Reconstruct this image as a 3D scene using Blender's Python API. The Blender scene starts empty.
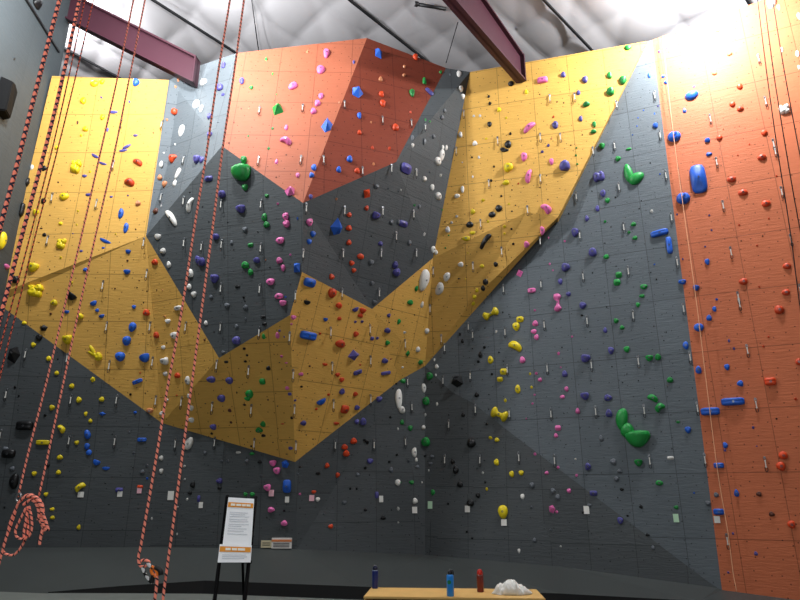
import bpy, bmesh, math, random
from mathutils import Vector, Matrix
from mathutils.bvhtree import BVHTree
random.seed(7)
SC = bpy.context.scene
COL = SC.collection
# ------------------------------------------------------------------ camera, world, lights, exposure
F = 605.0
PITCH = math.radians(17.9)
CP, SP = math.cos(PITCH), math.sin(PITCH)
CAM = Vector((0, 0, 1.6))
cd = bpy.data.cameras.new('camera'); cam = bpy.data.objects.new('camera', cd); COL.objects.link(cam)
cam.location = CAM
cam.rotation_euler = (math.pi/2 + PITCH, 0, 0)
cd.sensor_width = 36; cd.lens = F/800*36; cd.clip_end = 200
SC.camera = cam

def ray(u, v):
    c = 300-v
    return Vector((u-400, F*CP-c*SP, F*SP+c*CP))
def at(u, v, Y):
    r = ray(u, v); return CAM + r*(Y/r.y)
def proj(p):
    d = p-CAM
    fw = d.y*CP+d.z*SP; up = -d.y*SP+d.z*CP
    return 400+F*d.x/fw, 300-F*up/fw, fw
def onplane(u, v, p0, n):
    r = ray(u, v); return CAM + r*((p0-CAM).dot(n)/r.dot(n))

w = bpy.data.worlds.new('world'); SC.world = w; w.use_nodes = True
w.node_tree.nodes['Background'].inputs[0].default_value = (0.62, 0.66, 0.74, 1)
w.node_tree.nodes['Background'].inputs[1].default_value = 0.045

def lamp(name, loc, power, radius=.25, color=(1, .96, .9), kind='POINT', target=None, angle=120, blend=.6):
    l = bpy.data.lights.new(name, kind); l.energy = power; l.color = color
    l.shadow_soft_size = radius
    o = bpy.data.objects.new(name, l); COL.objects.link(o); o.location = loc
    if kind == 'SPOT':
        l.spot_size = math.radians(angle); l.spot_blend = blend
        o.rotation_euler = (Vector(target)-Vector(loc)).to_track_quat('-Z', 'Y').to_euler()
    return o
COOL = (.95, .98, 1)
# high-bay lamps under the roof, just above the frame
lamp('high_bay_light', at(708, -28, 9.75), 1500, .2, COOL)
lamp('high_bay_light', at(212, -26, 9.4), 700, .22, COOL)
lamp('high_bay_light', at(80, -45, 8.8), 1150, .22, COOL)
lamp('high_bay_light', at(203, -16, 11.4), 150, .15, COOL)
lamp('high_bay_light', at(46, 12, 12.9), 1300, .2, COOL)         # in the space beyond the side wall
lamp('fill_light', (-2.4, -3.0, 5.5), 680, .4, COOL)              # added fill lights behind the camera, brightening ropes and poster
lamp('fill_light', (2.6, -2.0, 5.5), 350, .4, COOL)
SC.view_settings.view_transform = 'Standard'
SC.view_settings.look = 'None'
SC.view_settings.gamma = 1
SC.view_settings.exposure = 0.12

# ------------------------------------------------------------------ materials
def lin(h):
    h = h.lstrip('#'); out = []
    for i in (0, 2, 4):
        c = int(h[i:i+2], 16)/255
        out.append(c/12.92 if c <= .04045 else ((c+.055)/1.055)**2.4)
    return (*out, 1)
def newmat(name, rough=.5, spec=.4):
    m = bpy.data.materials.new(name); m.use_nodes = True
    nt = m.node_tree; b = nt.nodes['Principled BSDF']
    b.inputs['Roughness'].default_value = rough
    b.inputs['Specular IOR Level'].default_value = spec
    return m, nt, b
def N(nt, kind, **kw):
    n = nt.nodes.new(kind)
    for k, val in kw.items(): setattr(n, k, val)
    return n
def math_n(nt, op, a, b=None, c=None):
    n = nt.nodes.new('ShaderNodeMath'); n.operation = op
    for i, x in enumerate((a, b, c)):
        if x is None: continue
        if hasattr(x, 'is_linked') or hasattr(x, 'links'): nt.links.new(x, n.inputs[i])
        else: n.inputs[i].default_value = x
    return n.outputs[0]
def mixc(nt, fac, a, b, mode='MIX'):
    n = nt.nodes.new('ShaderNodeMix'); n.data_type = 'RGBA'; n.blend_type = mode
    for i, x in ((0, fac), (6, a), (7, b)):
        if hasattr(x, 'links'): nt.links.new(x, n.inputs[i])
        else: n.inputs[i].default_value = x
    return n.outputs[2]

def solid(name, hexc, rough=.5, noise=.12, scale=9, spec=.4, bump=.0, metal=0):
    m, nt, b = newmat(name, rough, spec)
    tc = N(nt, 'ShaderNodeTexCoord'); nz = N(nt, 'ShaderNodeTexNoise')
    nz.inputs['Scale'].default_value = scale; nz.inputs['Detail'].default_value = 3
    nt.links.new(tc.outputs['Object'], nz.inputs['Vector'])
    c = lin(hexc)
    f = math_n(nt, 'MULTIPLY_ADD', nz.outputs['Fac'], noise*2, 1-noise)
    cc = N(nt, 'ShaderNodeCombineColor')
    for i in range(3): nt.links.new(f, cc.inputs[i])
    nt.links.new(mixc(nt, 1.0, c, cc.outputs[0], 'MULTIPLY'), b.inputs['Base Color'])
    b.inputs['Metallic'].default_value = metal
    if bump:
        bp = N(nt, 'ShaderNodeBump'); bp.inputs['Strength'].default_value = bump; bp.inputs['Distance'].default_value = .02
        nt.links.new(nz.outputs['Fac'], bp.inputs['Height']); nt.links.new(bp.outputs[0], b.inputs['Normal'])
    return m

def wallmat(name, hexc, W=.84, H=1.02, offu=0., offv=0., seam=.45, dot=.75, var=.10, dots=True, rough=.62):
    """textured climbing board: sheet seams, T-nut holes, trowelled grain, sheet to sheet variation (UV in metres)"""
    m, nt, b = newmat(name, rough, .25)
    uv = N(nt, 'ShaderNodeUVMap'); sp = N(nt, 'ShaderNodeSeparateXYZ'); nt.links.new(uv.outputs[0], sp.inputs[0])
    su = math_n(nt, 'DIVIDE', math_n(nt, 'ADD', sp.outputs[0], offu), W)
    sv = math_n(nt, 'DIVIDE', math_n(nt, 'ADD', sp.outputs[1], offv), H)
    def line(s, size, wd):
        fr = math_n(nt, 'ABSOLUTE', math_n(nt, 'SUBTRACT', math_n(nt, 'FRACT', s), .5))
        d = math_n(nt, 'MULTIPLY', math_n(nt, 'SUBTRACT', .5, fr), size)
        return math_n(nt, 'LESS_THAN', d, wd)
    ln = math_n(nt, 'MAXIMUM', line(su, W, .007), line(sv, H, .008))
    cell = N(nt, 'ShaderNodeCombineXYZ')
    nt.links.new(math_n(nt, 'FLOOR', su), cell.inputs[0]); nt.links.new(math_n(nt, 'FLOOR', sv), cell.inputs[1])
    wn = N(nt, 'ShaderNodeTexWhiteNoise'); wn.noise_dimensions = '2D'; nt.links.new(cell.outputs[0], wn.inputs['Vector'])
    mp = N(nt, 'ShaderNodeMapping'); mp.inputs['Scale'].default_value = (1.1, 7.5, 1)
    nt.links.new(uv.outputs[0], mp.inputs['Vector'])
    nz = N(nt, 'ShaderNodeTexNoise'); nz.inputs['Scale'].default_value = 3.2; nz.inputs['Detail'].default_value = 5; nz.inputs['Roughness'].default_value = .62
    nz.inputs['Distortion'].default_value = .6
    nt.links.new(mp.outputs[0], nz.inputs['Vector'])
    nb = N(nt, 'ShaderNodeTexNoise'); nb.inputs['Scale'].default_value = .7; nb.inputs['Detail'].default_value = 4
    nt.links.new(uv.outputs[0], nb.inputs['Vector'])
    f = math_n(nt, 'MULTIPLY_ADD', wn.outputs['Value'], var*2, 1-var)
    f = math_n(nt, 'MULTIPLY', f, math_n(nt, 'MULTIPLY_ADD', nz.outputs['Fac'], .24, .88))
    f = math_n(nt, 'MULTIPLY', f, math_n(nt, 'MULTIPLY_ADD', nb.outputs['Fac'], .3, .85))
    f = math_n(nt, 'MULTIPLY', f, math_n(nt, 'SUBTRACT', 1., math_n(nt, 'MULTIPLY', ln, seam)))
    if dots:
        vo = N(nt, 'ShaderNodeTexVoronoi'); vo.voronoi_dimensions = '2D'; vo.inputs['Scale'].default_value = 4.2; vo.inputs['Randomness'].default_value = .8
        nt.links.new(uv.outputs[0], vo.inputs['Vector'])
        dm = math_n(nt, 'LESS_THAN', vo.outputs['Distance'], .05)
        f = math_n(nt, 'MULTIPLY', f, math_n(nt, 'SUBTRACT', 1., math_n(nt, 'MULTIPLY', dm, dot)))
    cc = N(nt, 'ShaderNodeCombineColor')
    for i in range(3): nt.links.new(f, cc.inputs[i])
    nt.links.new(mixc(nt, 1.0, lin(hexc), cc.outputs[0], 'MULTIPLY'), b.inputs['Base Color'])
    bp = N(nt, 'ShaderNodeBump'); bp.inputs['Strength'].default_value = .3; bp.inputs['Distance'].default_value = .03
    nt.links.new(nz.outputs['Fac'], bp.inputs['Height']); nt.links.new(bp.outputs[0], b.inputs['Normal'])
    return m

M = {}
M['yellow'] = wallmat('yellow_board', '#d7a653', var=.03)
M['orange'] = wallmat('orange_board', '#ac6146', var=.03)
M['orangeshade'] = wallmat('shaded_orange_board', '#823c2a', var=.03)  # orange board on the facet turned from the lamps, shade mixed into its colour
M['tallorange'] = wallmat('tall_orange_board', '#c46d49', W=.86, H=1.15, offu=.2, offv=.3, var=.04)
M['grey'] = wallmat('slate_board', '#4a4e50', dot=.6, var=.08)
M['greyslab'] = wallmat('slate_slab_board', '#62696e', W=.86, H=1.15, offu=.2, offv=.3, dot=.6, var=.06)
M['side'] = wallmat('side_wall_board', '#42484b', W=2.4, H=2.4, dots=False, var=.03, seam=.15)

# ------------------------------------------------------------------ mesh helpers
def obj(name, bm, mat, parent=None, smooth=False):
    me = bpy.data.meshes.new(name)
    bm.normal_update(); bm.to_mesh(me); bm.free()
    for mm in (mat if isinstance(mat, (list, tuple)) else [mat]): me.materials.append(mm)
    if smooth:
        for p in me.polygons: p.use_smooth = True
    o = bpy.data.objects.new(name, me); COL.objects.link(o)
    if parent: o.parent = parent
    return o
def tag(o, label, cat, group=None):
    o['label'] = label; o['category'] = cat
    if group: o['group'] = group
    return o
def struct(o): o['kind'] = 'structure'; return o
def empty(name, loc, label, cat, group=None):
    o = bpy.data.objects.new(name, None); COL.objects.link(o); o.location = loc; o.empty_display_size = .1
    return tag(o, label, cat, group)
def box(bm, c, s, rot=None):
    r = bmesh.ops.create_cube(bm, size=1)
    m = Matrix.Translation(Vector(c)) @ (rot.to_4x4() if rot else Matrix()) @ Matrix.Diagonal((*s, 1))
    bmesh.ops.transform(bm, matrix=m, verts=r['verts']); return r['verts']
def beam_between(bm, a, b, wd, hg, up=Vector((0, 0, 1))):
    a, b = Vector(a), Vector(b); d = (b-a); L = d.length; d.normalize()
    s = d.cross(up).normalized(); u = s.cross(d)
    R = Matrix((s, d, u)).transposed()
    return box(bm, (a+b)/2, (wd, L, hg), R)
def tube(bm, pts, rad, seg=8, uvscale=None, cap=True):
    """tube along a polyline; rad number or list"""
    pts = [Vector(p) for p in pts]; n = len(pts)
    rads = rad if isinstance(rad, (list, tuple)) else [rad]*n
    uvl = bm.loops.layers.uv.verify()
    prev = None; rings = []; dist = 0; ds = []
    for i, p in enumerate(pts):
        t = (pts[min(i+1, n-1)]-pts[max(i-1, 0)]).normalized()
        if prev is None:
            a = Vector((0, 0, 1)) if abs(t.z) < .9 else Vector((1, 0, 0))
            x = t.cross(a).normalized()
        else:
            x = (prev-t*prev.dot(t)).normalized()
        prev = x; y = t.cross(x)
        if i: dist += (p-pts[i-1]).length
        ds.append(dist)
        rings.append([bm.verts.new(p+(x*math.cos(2*math.pi*k/seg)+y*math.sin(2*math.pi*k/seg))*rads[i]) for k in range(seg)])
    for i in range(n-1):
        for k in range(seg):
            f = bm.faces.new((rings[i][k], rings[i][(k+1) % seg], rings[i+1][(k+1) % seg], rings[i+1][k]))
            f.smooth = True
            us = (k/seg, (k+1)/seg, (k+1)/seg, k/seg); vs = (ds[i], ds[i], ds[i+1], ds[i+1])
            for l, a, b2 in zip(f.loops, us, vs): l[uvl].uv = (a, b2)
    if cap:
        bm.faces.new(rings[0][::-1]); bm.faces.new(rings[-1])
def lathe(bm, prof, seg=20, c=(0, 0, 0)):
    rings = []
    for r, z in prof:
        if r < 1e-5: rings.append([bm.verts.new((c[0], c[1], c[2]+z))])
        else: rings.append([bm.verts.new((c[0]+r*math.cos(2*math.pi*k/seg), c[1]+r*math.sin(2*math.pi*k/seg), c[2]+z)) for k in range(seg)])
    for a, b in zip(rings, rings[1:]):
        for k in range(seg):
            q = [a[k % len(a)], a[(k+1) % len(a)], b[(k+1) % len(b)], b[k % len(b)]]
            q2 = []
            for x in q:
                if x not in q2: q2.append(x)
            if len(q2) > 2: bm.faces.new(q2)

# ------------------------------------------------------------------ the climbing wall: faceted boards
YAW = math.radians(24.6)
RN = Vector((-math.sin(YAW), -math.cos(YAW), 0))          # faces the room
RP = at(722, 590, 11.8)
def rp(u, v, off=0.): return onplane(u, v, RP+RN*off, RN)   # a point on the tall right-hand plane
L = 12.2
V = dict(
 a=at(52, 76, L), b=at(169, 80, L), c=at(146, 236, L-.1), d=at(1, 293, L+.05), e=at(-3, 303, L+.15),
 f=at(162, 423, L+.8), w=at(198, 66, 12.3), g=at(219, 358, 12.05),
 k=at(303, 203, 11.0), q=at(295, 462, 12.85),
 t=at(470, 72, 12.75), u=rp(648, 41, .05), x=rp(558, 217, .3), y=rp(484, 300), z=rp(425, 366),
 x0=rp(559, 216), u0=rp(648, 41),
 ba=at(-46, 548, L+.6), bb0=at(150, 547, L+.85), b1=at(297, 549, 13.0), b2=at(425, 555, 13.75), b3=at(560, 566.5, 13.3), b4=rp(718, 588),
 g1=rp(452, 392), g2=rp(473, 403), g3=rp(511, 433), g4=rp(706, 580), r0=rp(652, 40), r1=rp(722, 590),
 r2=rp(1000, 630), r3=rp(1000, -160), r4=rp(760, 1),
)
def span(name, u, v, a, b, c):                              # a corner that lies in the plane of three others
    n = (V[b]-V[a]).cross(V[c]-V[a]).normalized(); V[name] = onplane(u, v, V[a], n)
span('h', 222, 146, 'c', 'k', 'g'); span('o', 302, 272, 'c', 'k', 'g'); span('p', 290, 315, 'c', 'k', 'g')
span('s', 433, 258, 't', 'u', 'x'); span('v', 527, 212, 't', 'u', 'x')
span('r', 372, 309, 'o', 's', 'q'); span('aa', 400, 380, 'o', 's', 'q')
V['i'] = at(237, 53, 11.9)
span('n', 396, 162, 'k', 'r', 's'); span('j', 367, 38, 'h', 'k', 'i'); span('l', 446, 68, 'k', 'n', 'j')

span('b3', 560, 566.5, 'g1', 'g3', 'b2')
span('bb', 472, 300, 's', 'v', 'z')
UP = Vector((0, 0, 1))
FACETS = []       # (key, polygons of vertex ids, material, object name, words)
def facet(key, polys, mat, name, words, thick=.14, tone=None):
    bm = bmesh.new(); uvl = bm.loops.layers.uv.verify()
    for poly in polys:
        P = [V[a] if isinstance(a, str) else a for a in poly]
        nrm = Vector()
        for i in range(1, len(P)-1): nrm += (P[i]-P[0]).cross(P[i+1]-P[0])
        nrm.normalize()
        if nrm.dot(P[0]-CAM) > 0: P = P[::-1]; nrm = -nrm
        rt = UP.cross(nrm).normalized(); up = nrm.cross(rt)
        fr = [bm.verts.new(p) for p in P]; bk = [bm.verts.new(p-nrm*thick) for p in P]
        fs = [bm.faces.new(fr), bm.faces.new(bk[::-1])]
        for i in range(len(P)):
            k = (i+1) % len(P); fs.append(bm.faces.new((fr[k], fr[i], bk[i], bk[k])))
        for f in fs:
            for lp in f.loops: lp[uvl].uv = (lp.vert.co.dot(rt), lp.vert.co.dot(up))
        FACETS.append((key, P, nrm, rt, up))
    o = struct(obj(name, bm, M[mat])); return o
WORDS = {}
for key, polys, mat, name, words in [
 ('P1', [('a','b','c','d')], 'yellow', 'wall_yellow_corner', 'upper yellow corner panel'),
 ('P2', [('c','d','e','f'), ('c','f','g')], 'yellow', 'wall_yellow_wedge', 'yellow wedge by the ropes'),
 ('P3', [('g','p','q'), ('g','q','f')], 'yellow', 'wall_yellow_shaded', 'shaded yellow overhang'),
 ('P4', [('o','r','q'), ('o','q','p'), ('r','s','z'), ('r','z','aa'), ('r','aa','q')], 'yellow', 'wall_yellow_middle', 'middle yellow overhang'),
 ('P6', [('s','v','bb'), ('s','bb','z')], 'yellow', 'wall_yellow_triangle', 'creased yellow triangle'),
 ('P7', [('v','x','bb'), ('x','y','bb'), ('y','z','bb')], 'yellow', 'wall_yellow_strip', 'narrow shaded yellow strip'),
 ('P5', [('t','u','x'), ('t','x','v'), ('t','v','s')], 'yellow', 'wall_yellow_band', 'tall yellow band'),
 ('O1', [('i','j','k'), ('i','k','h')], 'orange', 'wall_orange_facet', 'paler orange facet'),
 ('O2', [('j','l','n'), ('j','n','k')], 'orangeshade', 'wall_shaded_orange', 'shaded orange facet'),
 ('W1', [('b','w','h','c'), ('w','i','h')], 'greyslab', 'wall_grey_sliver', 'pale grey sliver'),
 ('G1', [('c','h','g'), ('h','k','o'), ('h','o','p'), ('h','p','g')], 'grey', 'wall_grey_hexagon', 'grey hexagon'),
 ('G2', [('k','r','o'), ('k','s','r'), ('k','n','s'), ('n','l','t'), ('n','t','s')], 'grey', 'wall_grey_recess', 'dark grey recess'),
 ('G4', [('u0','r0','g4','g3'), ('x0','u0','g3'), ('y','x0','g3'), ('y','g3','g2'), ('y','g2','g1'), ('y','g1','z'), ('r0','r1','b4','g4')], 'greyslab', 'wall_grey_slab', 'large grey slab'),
 ('G3', [('e','f','bb0','ba'), ('f','q','b1','bb0'), ('q','aa','b1'), ('aa','b2','b1'), ('aa','z','b2'), ('z','g1','b2')], 'grey', 'wall_dark_base', 'dark base wall'),
 ('G5', [('g1','g2','g3','b2'), ('g3','b3','b2'), ('g3','g4','b3'), ('g4','b4','b3')], 'grey', 'wall_shaded_wedge', 'shaded lower wedge'),
 ('OR', [('r0','r4','r3','r2','r1')], 'tallorange', 'wall_tall_orange', 'tall orange wall'),
]:
    facet(key, polys, mat, name, words, .45 if key in ('P5', 'P7') else .14); WORDS[key] = words
# side wall on the left, running from the corner towards the room
c0, c1 = at(75, 0, L), at(-46, 548, L)
cdir = Vector((.098, -.995, 0))
top = Vector((c0.x, c0.y, 15)); bot = Vector((c1.x, c1.y, -.4))
bot.x = top.x = at(26, 186, L).x
V['sa'] = bot+cdir*-.4; V['sb'] = top+cdir*-.4; V['sc'] = top+cdir*13; V['sd'] = bot+cdir*13
facet('SW', [('sa','sb','sc','sd')], 'side', 'wall_left', 'grey side wall'); WORDS['SW'] = 'grey side wall'

bv_v, bv_f, bv_i = [], [], []
for fi, (key, P, nrm, rt, up) in enumerate(FACETS):
    b0 = len(bv_v); bv_v += P
    for i in range(1, len(P)-1): bv_f.append((b0, b0+i, b0+i+1)); bv_i.append(fi)
BVH = BVHTree.FromPolygons(bv_v, bv_f)
def hit(u, v):
    loc, n, idx, d = BVH.ray_cast(CAM, ray(u, v).normalized())
    if loc is None: return None
    return (loc, *FACETS[bv_i[idx]])     # loc, key, P, nrm, rt, up

bm = bmesh.new(); beam_between(bm, hit(23, -4)[0]+Vector((.02, 0, 0)), hit(58, 52)[0]+Vector((.02, 0, 0)), .05, .05)
SEAM = bm
# ------------------------------------------------------------------ ceiling, beams, purlins
D1 = Vector((math.sin(math.radians(48)), math.cos(math.radians(48)), 0))     # along the purlins
D2 = Vector((D1.y, -D1.x, 0))                                                      # across them, towards the room
SLX, SLY = -.11, -.08                                                              # slope of the roof
D1.z = SLX*D1.x+SLY*D1.y; D2.z = SLX*D2.x+SLY*D2.y
D1.normalize(); D2 = (D2-D1*D2.dot(D1)).normalized()
CN = D1.cross(D2).normalized()
if CN.z > 0: CN = -CN                                             # down
CE0 = Vector((3.0, 12.7, 12.5-.11*(3.0-8)-.08*(12.7-10.75)))
def ceil_at(u, v, off=0.): return onplane(u, v, CE0+CN*off, CN)
M['ceiling'] = solid('quilted_insulation', '#a7a4a6', .5, .05, 2.5, .3, bump=.05)
bm = bmesh.new()
nx, ny = 330, 300
gx = [-16+i*30/nx for i in range(nx+1)]; gy = [-14+i*30/ny for i in range(ny+1)]
vs = []
def pil(t, e=.55): return abs(math.sin(math.pi*t))**e
for i, a in enumerate(gx):
    for j2, b in enumerate(gy):
        h = .08*pil(b/1.55, .6)+.055*pil(a/1.25+.05*math.sin(b*1.3), .55)+.045*pil((a+b*1.3)/2.1, .55)+.015*math.sin(2.1*a+1.3*b)
        vs.append(bm.verts.new(CE0 + D1*a + D2*b + CN*(h-.2)))
for i in range(nx):
    for j2 in range(ny):
        k = i*(ny+1)+j2; f = bm.faces.new((vs[k], vs[k+1], vs[k+ny+2], vs[k+ny+1])); f.smooth = True
struct(obj('ceiling', bm, M['ceiling']))
M['beam'] = solid('maroon_steel', '#482832', .4, .08, 3, .4)
M['dark'] = solid('dark_steel', '#141416', .5, .1, 5)
struct(obj('trim_side_wall', SEAM, M['dark']))
def ibeam(name, A, B, dA, dB, ext):
    """tapered rafter: bottom edge from A (far end) through B, web heights dA and dB there"""
    d = (B-A); L_ = d.length; d.normalize(); E = A+d*L_*ext; dE = dA+(dB-dA)*ext
    sd = d.cross(UP).normalized()
    bm = bmesh.new()
    def hexa(lo0, hi0, lo1, hi1, wd):
        vs = [bm.verts.new(p+sd*s_*wd/2) for p in (lo0, hi0, hi1, lo1) for s_ in (-1, 1)]
        for q in ((0, 2, 4, 6), (1, 7, 5, 3), (0, 1, 3, 2), (2, 3, 5, 4), (4, 5, 7, 6), (6, 7, 1, 0)): bm.faces.new([vs[k] for k in q])
    f = UP*.05
    hexa(A, A+UP*dA, E, E+UP*dE, .05)
    hexa(A, A+f, E, E+f, .24); hexa(A+UP*dA-f, A+UP*dA, E+UP*dE-f, E+UP*dE, .24)
    hexa(A, A+UP*dA, A+d*.04, A+UP*dA+d*.04, .26)
    bmesh.ops.recalc_face_normals(bm, faces=bm.faces[:])
    return struct(obj(name, bm, M['beam']))
e2 = hit(522, 83)[0]
ibeam('beam_middle', e2, at(449, 0, 10.3), .78, 1.3, 2.2)
ibeam('beam_corner', at(195, 85, 12.0), at(66, 20, 12.45), .74, .80, 1.6)
for u, v, far in ((200, 30, 6), (400, 40, 6), (583, 41, 4), (112, 74, 5), (745, -3, 4)):
    p = ceil_at(u, v, .03); bm = bmesh.new()
    beam_between(bm, p-D1*9, p+D1*far, .05, .06, -CN)
    struct(obj('trim_purlin', bm, M['dark']))
# two cables and a pipe under the insulation
def rod(name, a, b, r, mat): 
    bm = bmesh.new(); tube(bm, [a, b], r, 6); return obj(name, bm, mat)
p = ceil_at(458, 22, .05)
tag(rod('hanging_cable', p, at(446, 63, p.y), .012, M['dark']), 'thin black cable from the purple roof beam to the shaded orange facet top', 'cable')
p = ceil_at(251, -5, .0); p2 = at(259, 54, 13.85)
tag(rod('hanging_cable', p, p2, .013, M['dark']), 'thin black cable from the roof down to the paler orange facet top', 'cable')
p = ceil_at(416, 4, .25); p2 = ceil_at(446, 9, .25)
t = empty('ceiling_pipe', p, 'short dark pipe stub with a cap poking sideways from the purple roof beam', 'pipe')
for nm, a, b, r in (('pipe', p, p2, .045), ('end_cap', p-(p2-p).normalized()*.03, p+(p2-p).normalized()*.06, .065)):
    o = rod(nm, a-p, b-p, r, M['dark']); o.parent = t

# ------------------------------------------------------------------ floor: padded mat and concrete
M['mat'] = solid('grey_vinyl_mat', '#3f4342', .42, .16, 1.2, .4)
M['matside'] = solid('black_mat_side', '#0c0c0d', .7, .1, 4)
M['concrete'] = solid('sealed_concrete', '#6f746f', .5, .2, 3)
def vec(a): return V[a]
MP = V['ba']; MN = (V['r1']-V['ba']).cross(V['b1']-V['ba']).normalized()
if MN.z < 0: MN = -MN
backs = [V['ba'], V['bb0'], V['b1'], V['b2'], V['b3'], V['b4'], V['r1'], V['r2']]
fronts = [rp(1000, 655, 1.2)*1.0, onplane(700, 601, MP, MN), onplane(560, 593.5, MP, MN), onplane(360, 586.5, MP, MN), onplane(205, 580.5, MP, MN), onplane(120, 586, MP, MN),
          onplane(48, 592, MP, MN), onplane(52, 604, MP, MN), onplane(60, 640, MP, MN), onplane(-160, 640, MP, MN)]
fronts[0].z = fronts[1].z
bm = bmesh.new()
ring = backs+fronts
fr = [bm.verts.new(p) for p in ring]
bk = [bm.verts.new(p-UP*.22) for p in ring]
f = bm.faces.new(fr)
if f.normal.z < 0: pass
for i in range(len(ring)):
    k = (i+1) % len(ring); g_ = bm.faces.new((fr[i], fr[k], bk[k], bk[i]))
    if i >= len(backs): g_.material_index = 1
bmesh.ops.recalc_face_normals(bm, faces=bm.faces[:])
bmesh.ops.triangulate(bm, faces=[f])
struct(obj('floor_mat', bm, [M['mat'], M['matside']]))
fa, fb = fronts[4], fronts[2]
fsl = (fb.z-fa.z)/(fb.x-fa.x)
def floor_z(x, y=0): return fa.z-.215+fsl*(x-fa.x)
bm = bmesh.new()
c4 = [(x, y, floor_z(x)) for x, y in ((-14, -6), (14, -6), (14, 14.2), (-14, 14.2))]
q = [bm.verts.new(p) for p in c4]; q2 = [bm.verts.new((x, y, z-.2)) for x, y, z in c4]
bm.faces.new(q); bm.faces.new(q2[::-1])
for i in range(4): bm.faces.new((q[(i+1) % 4], q[i], q2[i], q2[(i+1) % 4]))
struct(obj('floor', bm, M['concrete']))


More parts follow.
